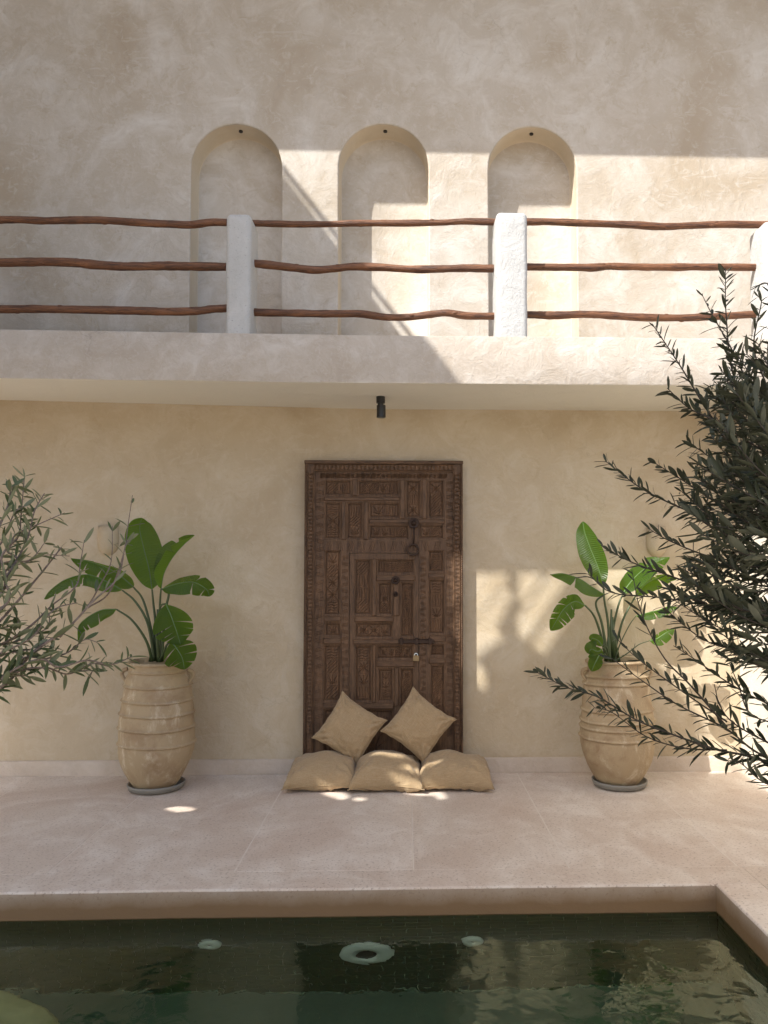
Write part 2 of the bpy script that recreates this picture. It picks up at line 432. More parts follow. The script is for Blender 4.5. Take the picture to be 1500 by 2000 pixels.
# rounded entry step at the left
sc_ = Vector((-2.03, 2.90)); 
def disc(name, c, r, z0, z1, m, parent, inner=0, seg=64):
    prof = [(r, z0), (r, z1-.02), (r-.02, z1), (max(inner, .001), z1)] + ([(inner, z0)] if inner else [])
    o = lathe(name, prof, m, parent, seg, cap=False); o.location = (c.x, c.y, 0); return o
disc('step', sc_, .735, ZPF, ZWAT-.42, M_step, pool, .0)
disc('step_edge', sc_, .74, ZWAT-.419, ZWAT-.385, M_rim, pool, .56)
disc('step_top', sc_, .50, ZWAT-.415, ZWAT-.30, M_step, pool, 0)
# fittings on the far wall, seen through the water
def fitting(name, x, z, r, ring):
    e = lathe(name, [(r, 0), (r, .012), (r*.93, .022), (r*.62, .03), (r*ring, .026), (r*ring*.98, .008)], M_grey, pool, 40)
    e.location = (x, YP+.004, z); e.rotation_euler = (R(90), 0, 0)
    c_ = lathe('lens', [(r*ring*.97, 0), (r*ring*.97, .014), (r*ring*.4, .02), (0.001, .021)], M_darkhole, e, 32)
    return e
fitting('pool_light', PZ(716, 1880, ZWAT).x*YP/PZ(716, 1880, ZWAT).y, ZWAT-.50, .135, .42)
fitting('water_inlet', PZ(411, 1857, ZWAT).x*YP/PZ(411, 1857, ZWAT).y, ZWAT-.37, .055, .25)
fitting('water_inlet', PZ(922, 1851, ZWAT).x*YP/PZ(922, 1851, ZWAT).y, ZWAT-.36, .055, .25)
# water body
wb = box('water', XPL-.02, XP+.012, YPN-.02, YP+.012, ZPF-.02, ZWAT, M_water)
tag(wb, kind='structure')

# ------------------------------------------------------------------ facade with three arched niches
ND, NB = .215, .012
def arch(xl, xr, zt, zb, off=0., n=22):
    """arch outline (x,z) anticlockwise; the crown is a flattened semicircle as in the photograph"""
    r = (xr-xl)/2+off; cx = (xl+xr)/2; zc = zt-(xr-xl)/2*.98
    pts = [(cx-r, zb-off), (cx+r, zb-off)]
    for k in range(n+1):
        a = math.pi*k/n
        pts.append((cx+r*math.cos(a), zc+((xr-xl)/2*.98+off)*math.sin(a)))
    return pts
niche_px = [(371, 549, 242), (660.5, 837, 242), (954.5, 1127, 247.5)]
ZN = 3.2
arcs = []
for l, r_, t_ in niche_px:
    xl, xr = P(l, 500, YW).x, P(r_, 500, YW).x; zt = P((l+r_)/2, t_, YW).z
    arcs.append((xl, xr, zt))
wall = empty('courtyard_wall', (0, YW, 0))
tag(wall, 'tall beige plastered wall with three arched niches above the balcony and a low skirting', 'wall')
XW1 = 6.0
ZM = ZS+.1
outer = [(XL, ZM), (XW1, ZM), (XW1, ZTOP), (XL, ZTOP)]
holes = [arch(xl, xr, zt, ZN, NB) for xl, xr, zt in arcs]
# front face, split in cells so the sheet can undulate a little
v, f = poly_face(outer, holes, lambda x, z: Vector((x, YW, z)))
n0 = len(v); v += [Vector((XL, YW+.4, ZM)), Vector((XW1, YW+.4, ZM)), Vector((XW1, YW+.4, ZTOP)), Vector((XL, YW+.4, ZTOP))]
f += [(n0+3, n0+2, n0+1, n0), (0, n0, n0+1, 1), (1, n0+1, n0+2, 2), (2, n0+2, n0+3, 3), (3, n0+3, n0, 0)]
child(mesh_obj('wall_face', v, f, M_wall), wall)
child(box('lower_wall_face', XL, XW1, YW, YW+.4, -.05, ZM, M_lower), wall)
for xl, xr, zt in arcs:
    rings = [(NB, 0), (NB*.62, NB*.1), (NB*.28, NB*.32), (NB*.06, NB*.66), (0, NB), (0, ND-.01), (-.01, ND)]
    vs, fs = [], []; k = 25
    for off, dy in rings:
        for (x, z) in arch(xl, xr, zt, ZN, off): vs.append(Vector((x, YW+dy, z)))
    for i in range(len(rings)-1):
        for j in range(k):
            a = i*k+j; b_ = i*k+(j+1) % k; fs.append((a, a+k, b_+k, b_))
    nb = (len(rings)-1)*k
    fs.append(tuple(reversed(range(nb, nb+k))))
    o = mesh_obj('niche', vs, fs, M_wall, None, True); o.data.materials.append(M_reveal_bounce)
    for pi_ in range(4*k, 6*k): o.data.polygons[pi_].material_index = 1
    o.data.set_sharp_from_angle(angle=R(50)); child(o, wall)
    cx = (xl+xr)/2
    bm = bmesh.new(); bmesh.ops.create_cone(bm, cap_ends=True, segments=20, radius1=.017, radius2=.017, depth=.012)
    s_ = bm_obj('spotlight', bm, M_black, None); s_.location = (cx+.01, YW+.1, zt-.004); child(s_, wall)
# skirting
bm = bmesh.new(); zsk = P(1000, 1480, YW-.02).z
wavy = wavy_strip('skirting', XL, XR, YW-.022, YW+.01, 0.0005, zsk, M_skirt, None, 'x', -1, 60, .003, .012); child(wavy, wall)

# balcony
bal = empty('balcony', (0, YF, ZS)); tag(bal, 'plastered balcony ledge with white posts and three rows of rough wooden rails', 'balcony')
def slab_wavy():
    n, vs, fs = 120, [], []
    for i in range(n+1):
        s = XL+(XW1-XL)*i/n
        a = noise.noise(Vector((s*.9, 1.3, 0)))*.008; b_ = noise.noise(Vector((s*2.2, 7.3, 0)))*.003; c_ = noise.noise(Vector((s*.7, 4.3, 0)))*.006
        lift = .006*max(0, -s-.3)
        ring = [(YW, ZS+lift*3+c_*.5), (YF+.012, ZS+lift+b_), (YF+.003, ZS+lift+.003+b_), (YF+a*.3, ZS+.012+lift+b_), (YF+a*.3, ZB-.014+c_+lift), (YF+.004, ZB-.004+c_+lift), (YF+.014, ZB+c_+lift), (YW, ZB-.02)]
        vs += [(s, y, z) for y, z in ring]
    k = 8
    for i in range(n):
        for j in range(k):
            p, q = i*k+j, i*k+(j+1) % k; fs.append((p, q, q+k, p+k))
    fs.append(tuple(range(k))); fs.append(tuple(range(n*k, (n+1)*k)))
    o = mesh_obj('ledge', vs, fs, M_fascia)
    bm = bmesh.new(); bm.from_mesh(o.data); bmesh.ops.recalc_face_normals(bm, faces=bm.faces)
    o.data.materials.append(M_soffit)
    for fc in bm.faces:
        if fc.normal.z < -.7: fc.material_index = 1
    bm.to_mesh(o.data); bm.free()
    o.data.polygons.foreach_set('use_smooth', [True]*len(o.data.polygons)); o.data.set_sharp_from_angle(angle=R(40))
    return child(o, bal)
slab_wavy()
def post(pxl, pxr, pyt, depth=.26):
    x0, x1 = P(pxl, 540, YF+.01).x, P(pxr, 540, YF+.01).x; z1 = P(pxl, pyt, YF+.01).z
    y0, y1, z0 = YF+.012, YF+.012+depth, ZB-.01
    bm = bmesh.new(); add_box(bm, x0, x1, y0, y1, z0, z1)
    es = [e for e in bm.edges if max(v.co.z for v in e.verts) > z1-.001]
    bmesh.ops.bevel(bm, geom=es, offset=.035, segments=5, affect='EDGES', profile=.5)
    bmesh.ops.subdivide_edges(bm, edges=[e for e in bm.edges if e.calc_length() > .3], cuts=10)
    for vv in bm.verts:
        q = vv.co*3.5; vv.co += Vector((noise.noise(q), noise.noise(q+Vector((5, 5, 5)))*.5, noise.noise(q+Vector((9, 1, 2)))*.6))*.008
    o = bm_obj('post', bm, M_post, None, True); o.data.set_sharp_from_angle(angle=R(35)); child(o, bal); return x0, x1
pp = [post(-118, -56, 418), post(440, 489, 415, .28), post(969.5, 1031, 411.5), post(1494, 1556, 430)]
A = lambda L, sc, ox, oy: [(ox+x/sc, oy+y/sc) for x, y in L]
rails = [
 A([(-190, 150), (0, 143), (120, 142), (240, 148), (400, 146), (550, 144), (700, 152), (840, 162), (960, 166), (1080, 170), (1180, 157), (1285, 157)], 2.885, 0, 380),
 A([(-190, 386), (0, 384), (240, 380), (420, 384), (520, 394), (700, 405), (900, 402), (1100, 405), (1285, 408)], 2.885, 0, 380),
 A([(-190, 640), (0, 646), (200, 645), (500, 650), (800, 655), (950, 660), (1120, 655), (1200, 645), (1285, 641)], 2.885, 0, 380),
 [(490, 436), (503, 436), (565, 438), (635, 438), (687, 436.5), (732, 436), (791, 436), (860, 435), (911, 432.5), (975, 434.5)],
 [(488, 514), (500, 515), (548, 520), (610, 527), (652, 525), (687, 521), (739, 522), (808, 526), (860, 525.5), (911, 524), (975, 525)],
 [(488, 610), (500, 610), (583, 612), (652, 613), (704, 613), (749, 619), (797, 619.5), (850, 613), (877, 611.5), (915, 617), (975, 617.5)],
 A([(390, 500), (403, 500), (500, 500), (620, 505), (760, 510), (900, 515), (1020, 522), (1150, 517), (1300, 512), (1510, 514)], 2.344, 860, 220),
 A([(390, 706), (403, 706), (550, 708), (700, 709), (770, 704), (830, 705), (1000, 708), (1200, 707), (1510, 709)], 2.344, 860, 220),
 A([(390, 925), (403, 925), (520, 928), (680, 924), (900, 937), (1080, 940), (1300, 932), (1510, 918)], 2.344, 860, 220)]
for i, L in enumerate(rails):
    YR = YF+.17
    pts = spline([P(x, y, YR+.012*noise.noise(Vector((x*.01, i*3.3, 0)))) for x, y in L], 8)
    r0 = [.0265, .031, .029, .0235, .0275, .027, .0265, .027, .0265][i]
    sd = i*5.1
    rad = lambda s, r0=r0, sd=sd: r0*(1+.13*noise.noise(Vector((s*9, sd, 0)))+.07*noise.noise(Vector((s*40, sd, 3))))
    o = tube('rail', pts, rad, M_rail, None, 14, .12); child(o, bal)
    rr = random.Random(i+40)
    for _ in range(5):
        bm = bmesh.new(); p = pts[rr.randrange(6, len(pts)-6)]; a = rr.uniform(0, 6.28)
        q = bmesh.ops.create_icosphere(bm, subdivisions=2, radius=.012)
        bmesh.ops.transform(bm, matrix=Matrix.Translation(p+Vector((0, -math.cos(a)*r0*.85, math.sin(a)*r0*.85))) @ Matrix.Diagonal((1.8, .7, .7, 1)), verts=q['verts'])
        kn = bm_obj('knot', bm, M_rail, None, True); kn.parent = o; kn.matrix_parent_inverse = Matrix.Identity(4)

# roof over the gallery, side and rear buildings
roof = box('roof_overhang', XL-.3, XW1+.3, YW-(ZTOP-P(900, 303, YW).z)/1.56, YW+.6, ZTOP, ZTOP+.25, M_fascia, None, .02)
tag(roof, 'deep plastered roof edge above the tall niche wall', 'roof')
o = box('side_wall', XR, XR+.35, YB, YW-.001, -.05, ZS-.002, M_white, None, .012); tag(o, 'low sunlit white wall right of the pool deck', 'wall')
o = box('rear_wall', XL-.3, XW1+.3, YB-.4, YB-.001, -.05, 4.2, M_white, None); tag(o, 'plaster wall closing the courtyard opposite the niche wall', 'wall')
# unseen left wall: added sun blocker, openings traced back from the wanted light patches
HL = 9.62
def back(p):                     # follow the sun ray from p to the plane of the left wall
    t_ = (p.x-XL)/1.28; return (p.y-t_, p.z+1.56*t_)
def patch(pts3): return [back(p) for p in pts3]
def ell(px, py, rx, ry, Y=None, Z=None, n=14, ang=0., jag=.18):
    out = []; rr = random.Random(int(px*7+py))
    for k in range(n):
        a = 2*math.pi*k/n; q = 1+rr.uniform(-jag, jag)
        u, v_ = rx*math.cos(a)*q, ry*math.sin(a)*q
        x, y = px+u*math.cos(ang)-v_*math.sin(ang), py+u*math.sin(ang)+v_*math.cos(ang)
        out.append(P(x, y, Y) if Y is not None else PZ(x, y, Z))
    return patch(out)
W = lambda L: patch([P(x, y, YW) for x, y in L])
openings = [
 W([(1016, 1121), (1064, 1121), (1022, 1178), (1012, 1178)]),
 W([(1080, 1121), (1106, 1121), (1098, 1142), (1034, 1240), (1014, 1250), (1012, 1208)]),
 W([(1096, 1186), (1112, 1196), (1060, 1274), (1040, 1264)]),
 W([(898, 1121), (996, 1121), (936, 1200), (898, 1214)]),
 W([(912, 1232), (990, 1146), (1000, 1160), (968, 1226), (982, 1244), (946, 1268), (922, 1290), (902, 1252)]),
 ell(936, 1322, 12, 24, YW, ang=-.15, n=10), 
 ell(1400, 1480, 45, 55, YW, n=16, jag=.08),
 ell(762, 1478, 46, 10, 5.85, ang=.32), ell(812, 1507, 16, 13, 5.75, ang=.6),
 ell(842, 1502, 26, 16, 5.80, ang=-.5),
 ell(352, 1580, 27, 5.5, None, 0.), ell(658, 1553, 26, 7, None, 0., ang=.15), ell(703, 1561, 12, 3.5, None, 0.),
 ell(818, 1549, 30, 5, None, 0., ang=.1), ell(858, 1553, 14, 6, None, 0., ang=.4),
]
YLE = -3.8
outer = [(YLE, -.05), (YW+.4, -.05), (YW+.4, 9.95), (4, 9.83), (-.7, 9.30), (-.9, 10.2), (YLE, 10.2)]  # top edge shaped to set where the sunlight begins
for a_ in (-3.3, -1.0, 1.3, 3.6): openings.append([(a_, .02), (a_+1.9, .02), (a_+1.9, 1.75), (a_+1.6, 1.95), (a_+.3, 1.95), (a_, 1.75)])  # arcade added so sunlit ground outside bounces light in
loops = [outer]+openings; flat = [Vector(p) for l in loops for p in l]; fcs = []; k0 = 0
for l in loops: fcs.append(list(range(k0, k0+len(l)))); k0 += len(l)
dv, de, df, ov, oe, of = delaunay_2d_cdt(flat, [], fcs, 1, 1e-5, True)
f1 = [tuple(q) for q, src in zip(df, of) if list(src) == [0]]
v1 = [Vector((XL, q.x, q.y)) for q in dv]; v2 = [Vector((XL-.06, q.x-.047, q.y+.073)) for q in dv]; n1 = len(v1)
fs = list(f1)+[tuple(n1+i for i in reversed(t_)) for t_ in f1]
cnt = {}
for q in f1:
    for i in range(len(q)): e = (q[i], q[(i+1) % len(q)]); cnt[e] = 1
for (i, j) in cnt:
    if (j, i) not in cnt: fs.append((j, i, i+n1, j+n1))
lw = mesh_obj('left_sun_mask', v1+v2, fs, M_wall); tag(lw, 'unseen high left wall, added and pierced to shape the courtyard sunlight', 'wall')
o = tube('roof_pole', [Vector((XL-.03, 4.4, 9.83)), Vector((XL-.03, 3.3, 9.835)), Vector((XL-.03, 2.4, 9.785))], .026, M_bark, None, 12)
tag(o, 'long bare pole fixed along the top of the left wall', 'pole')

# ------------------------------------------------------------------ soffit spotlight, wall lamps
def cyl(name, c, r, h, m, parent, seg=28, bev=.002, r2=None):
    bm = bmesh.new(); bmesh.ops.create_cone(bm, cap_ends=True, segments=seg, radius1=r if r2 is None else r2, radius2=r, depth=h)
    bmesh.ops.bevel(bm, geom=[e for e in bm.edges if len(e.link_faces) == 2 and abs(e.verts[0].co.z-e.verts[1].co.z) < 1e-6], offset=bev, segments=2, affect='EDGES')
    o = bm_obj(name, bm, m, parent, True); o.data.set_sharp_from_angle(angle=R(40)); o.location = c; return o
q = PZ(743.5, 775, ZS)
sp = empty('ceiling_spotlight', q); tag(sp, 'small black cylinder spotlight fixed under the balcony above the door', 'spotlight')
cyl('mount', (0, 0, -.024), .0335, .052, M_black, sp); cyl('swivel', (0, 0, -.058), .022, .02, M_black, sp)
cyl('lamp_housing', (.004, 0, -.113), .0345, .094, M_black, sp); cyl('lens', (.004, 0, -.160), .026, .004, M_darkhole, sp)
def sconce(px0, px1, py0, py1, label):
    a, b_ = P(px0, py0, YW-.03), P(px1, py1, YW-.03)
    r = (b_.x-a.x)/2; h = a.z-b_.z; cx = (a.x+b_.x)/2
    root = empty('wall_lamp', (cx, YW, b_.z)); tag(root, label, 'wall lamp', 'plaster wall lamps either side of the door')
    prof = []
    for k in range(9):
        a_ = k/8*math.pi/2; prof.append((r*math.sin(a_)+.001, h*.42*(1-math.cos(a_))))
    prof += [(r*1.0, h*.7), (r*.98, h), (r*.9, h), (r*.88, h*.6), (r*.6, h*.2), (.001, h*.12)]
    seg, vs, fs = 24, [], []
    for (rr, z) in prof:
        for k in range(seg+1):
            an = math.pi*k/seg; vs.append((rr*math.cos(an), -rr*math.sin(an)*.85, z))
    for i in range(len(prof)-1):
        for k in range(seg):
            p = i*(seg+1)+k; fs.append((p, p+1, p+seg+2, p+seg+1))
    mesh_obj('shade', vs, fs, M_lower, root, True)
    box('back_plate', -r*.8, r*.8, -.006, 0, h*.25, h*.85, M_wall, root)
sconce(189, 228.5, 1027, 1085, 'small plaster half-bowl wall lamp above the left potted plant')
sconce(1264, 1304, 1030, 1088, 'small plaster half-bowl wall lamp mostly hidden behind dark olive leaves')

# ------------------------------------------------------------------ carved door
YD = 6.165        # face of the frame
door = empty('carved_door', (P(749, 1400, YD).x, YW-.03, 0)); tag(door, 'old dark brown carved wooden door with many small panels leaning on the wall', 'door')
C1 = lambda x, y: (560+x/3.75, 880+y/3.75)
C2 = lambda x, y: (560+x/3.571, 1200+y/3.571)
def rc(a, b_, Y):                     # two photo corners -> (x0,x1,z0,z1)
    p, q = P(*a, Y), P(*b_, Y); return [p.x, q.x, q.z, p.z]
class MB:
    def __init__(s): s.v = []; s.f = []
    def quad(s, *p): k = len(s.v); s.v += [Vector(x) for x in p]; s.f.append(tuple(range(k, k+len(p))))
    def bar(s, a, b_, wd, y0, y1):    # a,b in (x,z), ridge with triangular section, base at depth y1, crest at y0
        a, b_ = Vector((a[0], 0, a[1])), Vector((b_[0], 0, b_[1])); d = (b_-a)
        if d.length < 1e-4: return
        n_ = Vector((-d.z, 0, d.x)).normalized()*wd/2; k = len(s.v)
        s.v += [a+n_+Vector((0, y1, 0)), a-n_+Vector((0, y1, 0)), a+Vector((0, y0, 0)), b_+n_+Vector((0, y1, 0)), b_-n_+Vector((0, y1, 0)), b_+Vector((0, y0, 0))]
        s.f += [(k, k+2, k+5, k+3), (k+2, k+1, k+4, k+5), (k, k+1, k+2), (k+3, k+5, k+4)]
    def frustum(s, r, yb, yf, inset):
        x0, x1, z0, z1 = r; i = inset
        b_ = [(x0, yb, z0), (x1, yb, z0), (x1, yb, z1), (x0, yb, z1)]; f_ = [(x0+i, yf, z0+i), (x1-i, yf, z0+i), (x1-i, yf, z1-i), (x0+i, yf, z1-i)]
        k = len(s.v); s.v += [Vector(p) for p in b_+f_]
        s.f += [(k+4, k+5, k+6, k+7)]+[(k+j, k+(j+1) % 4, k+4+(j+1) % 4, k+4+j) for j in range(4)]
    def build(s, name, m, parent=None):
        o = mesh_obj(name, s.v, s.f, m); 
        bm = bmesh.new(); bm.from_mesh(o.data); bmesh.ops.recalc_face_normals(bm, faces=bm.faces); bm.to_mesh(o.data); bm.free()
        if parent is not None: child(o, parent) if parent.type == 'EMPTY' else sub(o, parent)
        return o
def sub(o, parent):
    o.parent = parent; o.matrix_parent_inverse = (Matrix.Translation(door.location)).inverted() if False else Matrix.Identity(4); return o
def motif(mb, r, kind, y, hgt=.007, wd=.0075):
    x0, x1, z0, z1 = r; w_, h_ = x1-x0, z1-z0
    Q = lambda u, v_: (x0+u*w_, z0+v_*h_)
    B = lambda a, b_: mb.bar(Q(*a), Q(*b_), wd, y-hgt, y)
    if kind == 0:       # crossed star
        B((0, 0), (1, 1)); B((0, 1), (1, 0)); B((.5, .12), (.5, .88)); B((.12, .5), (.88, .5))
    elif kind == 1:     # parallel diagonals, two ways
        for k in (.0, .3, .6): B((0, k), (1-k, 1)); 
        for k in (.3, .6): B((k, 0), (1, 1-k))
    elif kind == 2:     # waves
        for k in (.15, .38, .62, .85):
            B((.05, k-.06), (.35, k+.07)); B((.35, k+.07), (.65, k-.06)); B((.65, k-.06), (.95, k+.07))
    elif kind == 3:     # fan
        for a in (.1, .5, .9): B((.5, .1), (a, .9))
        B((.1, .35), (.5, .1)); B((.9, .35), (.5, .1))
    elif kind == 4:     # vertical flutes, bowed
        for k in (.14, .38, .62, .86): B((k, .05), (k+.06, .5)); B((k+.06, .5), (k, .95))
def strip_motifs(mb, r, y, cells=None, rnd=random, inset=.004, herring=False):
    x0, x1, z0, z1 = r; x0 += inset; x1 -= inset; z0 += inset; z1 -= inset
    vert = (z1-z0) > (x1-x0); L = (z1-z0) if vert else (x1-x0); S_ = (x1-x0) if vert else (z1-z0)
    if herring:
        n_ = max(2, int(L/(S_*1.0)))
    else: n_ = max(1, round(L/S_/1.05))
    for k in range(n_):
        a, b_ = k/n_, (k+1)/n_
        c = [x0, x1, z0+L*a+.003, z0+L*b_-.003] if vert else [x0+L*a+.003, x0+L*b_-.003, z0, z1]
        if herring:
            m_ = 3
            for j in range(m_):
                u, v_ = (j+.15)/m_*.62, (j+.15)/m_*.62+.30
                if k % 2: u, v_ = v_, u
                if vert: mb.bar((c[0], c[2]+(c[3]-c[2])*u), (c[1], c[2]+(c[3]-c[2])*v_), .006, y-.0032, y)
                else: mb.bar((c[0]+(c[1]-c[0])*u, c[2]), (c[0]+(c[1]-c[0])*v_, c[3]), .006, y-.0032, y)
        else: motif(mb, c, rnd.choice([0, 1, 2, 3, 1, 4]), y)
        if k and not herring:
            if vert: mb.bar((x0, c[2]-.003), (x1, c[2]-.003), .005, y-.003, y)
            else: mb.bar((c[0]-.003, z0), (c[0]-.003, z1), .005, y-.003, y)
YL = 6.185; REC = .022
def leafplane(name, r, holes_px, y, mm_, parent, extra_holes=()):
    """board with rectangular openings, each with a stepped moulding running down to a recessed panel"""
    hs = [rc(a, b_, y) for a, b_ in holes_px]
    o_ = [(r[0], r[2]), (r[1], r[2]), (r[1], r[3]), (r[0], r[3])]
    hl = [[(h[0], h[2]), (h[1], h[2]), (h[1], h[3]), (h[0], h[3])] for h in hs+list(extra_holes)]
    v_, f_ = poly_face(o_, hl, lambda x, z: Vector((x, y, z)))
    mb = MB(); mb.v = list(v_); mb.f = list(f_)
    for h in hs:
        st2 = [(0, 0), (.003, .004), (.010, .006), (.013, .013), (.016, REC+.002)]
        for (i0, d0), (i1, d1) in zip(st2[:-1], st2[1:]):
            A_ = [(h[0]+i0, h[2]+i0), (h[1]-i0, h[2]+i0), (h[1]-i0, h[3]-i0), (h[0]+i0, h[3]-i0)]
            B_ = [(h[0]+i1, h[2]+i1), (h[1]-i1, h[2]+i1), (h[1]-i1, h[3]-i1), (h[0]+i1, h[3]-i1)]
            for j in range(4):
                j2 = (j+1) % 4
                mb.quad((A_[j][0], y+d0, A_[j][1]), (A_[j2][0], y+d0, A_[j2][1]), (B_[j2][0], y+d1, B_[j2][1]), (B_[j][0], y+d1, B_[j][1]))
    loops_out = [o_]+[[(h[0], h[2]), (h[1], h[2]), (h[1], h[3]), (h[0], h[3])] for h in extra_holes]
    for lp in loops_out:
        for j in range(4): a, b_ = lp[j], lp[(j+1) % 4]; mb.quad((a[0], y, a[1]), (b_[0], y, b_[1]), (b_[0], y+.035, b_[1]), (a[0], y+.035, a[1]))
    return mb, hs
outer_panels = [(C1(275, 215), C1(475, 330)), (C1(520, 215), C1(825, 330)), (C1(870, 215), C1(985, 495)), (C1(1032, 215), C1(1155, 495)),
 (C1(275, 378), C1(398, 650)), (C1(437, 378), C1(560, 650)), (C1(602, 378), C1(830, 495)), (C1(602, 540), C1(898, 650)), (C1(965, 540), C1(1155, 650)),
 (C1(275, 728), C1(395, 1208)), (C1(1035, 728), C1(1155, 893)), (C1(1035, 940), C2(1105, 140)), (C1(275, 1258), C2(380, 155)),
 (C2(255, 210), C2(380, 610)), (C2(1000, 205), C2(1105, 293)), (C2(1000, 350), C2(1105, 720)), (C2(255, 660), C2(380, 1000))]
wick_panels = [(C1(495, 795), C1(620, 1205)), (C1(660, 795), C1(937, 903)), (C1(665, 965), C1(772, 1205)), (C1(832, 965), C2(888, 160)),
 (C2(475, 55), C2(742, 165)), (C2(475, 215), C2(595, 610)), (C2(625, 215), C2(888, 315)), (C2(635, 375), C2(745, 610)), (C2(788, 375), C2(890, 700)), (C2(475, 665), C2(745, 1000))]
leaf_r = rc(C1(206, 150), C1(1222, 150), YL); leaf_r[3] = P(*C1(600, 152), YL).z; leaf_r[2] = .03
wr = rc(C1(459, 749), (818.5, 1440), YL); wr[2] = .12
mb, hs = leafplane('leaf', leaf_r, outer_panels, YL, M_door, door, [wr])
# carved bands on the outer leaf
rnd = random.Random(3)
z_top = leaf_r[3]
bandL = rc(C1(213, 215), C1(268, 215), YL)
def band(a, b_, **k): strip_motifs(mb, rc(a, b_, YL), YL, inset=.003, rnd=rnd, **k)
band(C1(213, 205), (631, 1440), herring=True); band(C1(1165, 205), (886, 1440), herring=True)
band(C1(240, 163), C1(1180, 208)); band(C1(275, 662), C1(1150, 742), herring=True)
band(C1(402, 750), (680, 1440), herring=True); band(C1(978, 760), (833, 1440), herring=True)
LF = mb.build('leaf', M_door, door)
mb, hw = leafplane('wicket_door', [wr[0]+.004, wr[1]-.004, wr[2]+.004, wr[3]-.004], wick_panels, YL+.003, M_door, door)
WK = mb.build('wicket_door', M_door, door)
def put(o, parent, y): 
    o.parent = parent; o.matrix_parent_inverse = Matrix.Translation(door.location).inverted() if parent is door else Matrix.Identity(4); return o
for hs_, par, yb in ((hs, LF, YL), (hw, WK, YL+.003)):
    for h in hs_:
        r = [h[0]+.014, h[1]-.014, h[2]+.014, h[3]-.014]
        mb = MB(); y = yb+REC
        mb.quad((r[0]-.004, y, r[2]-.004), (r[1]+.004, y, r[2]-.004), (r[1]+.004, y, r[3]+.004), (r[0]-.004, y, r[3]+.004))
        mb.frustum([r[0]+.006, r[1]-.006, r[2]+.006, r[3]-.006], y, y-.006, .004)
        strip_motifs(mb, [r[0]+.011, r[1]-.011, r[2]+.011, r[3]-.011], y-.006, rnd=rnd, inset=0)
        o = mb.build('panel', M_panel); put(o, par, 0)
# proud battens over the joints between panels
def batten(a, b_, par):
    r = rc(a, b_, YL); mb = MB(); mb.frustum(r, YL+.001, YL-.010, .007); o = mb.build('batten', M_door if (r[3]-r[2]) > (r[1]-r[0]) else M_doorh); put(o, par, 0)
for a, b_ in [((480, 213), (522, 335)), ((828, 213), (868, 500)), ((988, 213), (1030, 500)), ((272, 337), (826, 372)), ((400, 374), (436, 655)), ((563, 374), (600, 655)), ((604, 502), (1158, 535)), ((272, 1213), (398, 1252)), ((1033, 898), (1158, 936))]:
    batten(C1(*a), C1(*b_), LF)
for a, b_ in [((252, 162), (382, 205)), ((250, 615), (382, 655)), ((992, 145), (1110, 190)), ((990, 302), (1108, 343))]: batten(C2(*a), C2(*b_), LF)
for a, b_ in [((624, 792), (658, 1212)), ((655, 912), (940, 956)), ((497, 1214), (782, 1254)), ((778, 962), (826, 1212))]: batten(C1(*a), C1(*b_), WK)
for a, b_ in [((465, 172), (880, 208)), ((598, 212), (622, 618)), ((628, 322), (890, 366)), ((750, 372), (782, 640)), ((468, 616), (748, 660))]: batten(C2(*a), C2(*b_), WK)
# frame
fo = [P(594, 1100, YD).x, P(904, 1100, YD).x, .004, P(750, 901, YD).z]; fi = leaf_r
def frame_piece(pts2, m_, r_band):
    mb = MB(); 
    k = [(x, YD, z) for x, z in pts2]; b_ = [(x, YW-.005, z) for x, z in pts2]
    mb.quad(*k)
    for j in range(4): mb.quad(k[j], k[(j+1) % 4], b_[(j+1) % 4], b_[j])
    x0, x1, z0, z1 = r_band
    strip_motifs(mb, r_band, YD, herring=True, inset=0)
    # plain raised fillets either side of the carved band
    if z1-z0 > x1-x0:
        for x in (x0-.006, x1+.006): mb.bar((x, z0), (x, z1), .009, YD-.007, YD)
    else:
        for z in (z0-.006, z1+.006): mb.bar((x0, z), (x1, z), .009, YD-.007, YD)
    return mb.build('frame', m_, door)
ix0, ix1, iz1 = leaf_r[0]+.002, leaf_r[1]-.002, leaf_r[3]-.002
frame_piece([(fo[0], fo[2]), (ix0, fo[2]), (ix0, iz1), (fo[0], fo[3])], M_door, [fo[0]+.034, ix0-.016, .02, iz1-.01])
frame_piece([(ix1, fo[2]), (fo[1], fo[2]), (fo[1], fo[3]), (ix1, iz1)], M_door, [ix1+.012, fo[1]-.03, .02, iz1-.01])
frame_piece([(ix0, iz1), (ix1, iz1), (fo[1], fo[3]), (fo[0], fo[3])], M_doorh, [ix0-.01, ix1+.01, iz1+.014, fo[3]-.034])
def rope(p0, p1, r):
    p0, p1 = Vector(p0), Vector(p1); d = p1-p0; n_ = int(d.length/.018); mb = MB()
    for st2 in range(2):
        pts = [p0+d*(i/(n_*4))+ (Vector((math.cos(i*math.pi/4+st2*math.pi), 0, 0)) if abs(d.z) > abs(d.x) else Vector((0, 0, math.cos(i*math.pi/4+st2*math.pi))))*r*.5+Vector((0, math.sin(i*math.pi/4+st2*math.pi)*r*.5, 0)) for i in range(n_*4+1)]
        v_, f_ = tube_data(pts, r*.62, 5); k = len(mb.v); mb.v += v_; mb.f += [tuple(q+k for q in ff) for ff in f_]
    o = mesh_obj('rope_moulding', mb.v, mb.f, M_door, None, True); child(o, door)
rope((fo[0]+.012, YD-.004, .03), (fo[0]+.012, YD-.004, fo[3]-.02), .008)
rope((fo[1]-.010, YD-.004, .18), (fo[1]-.010, YD-.004, fo[3]-.02), .008)
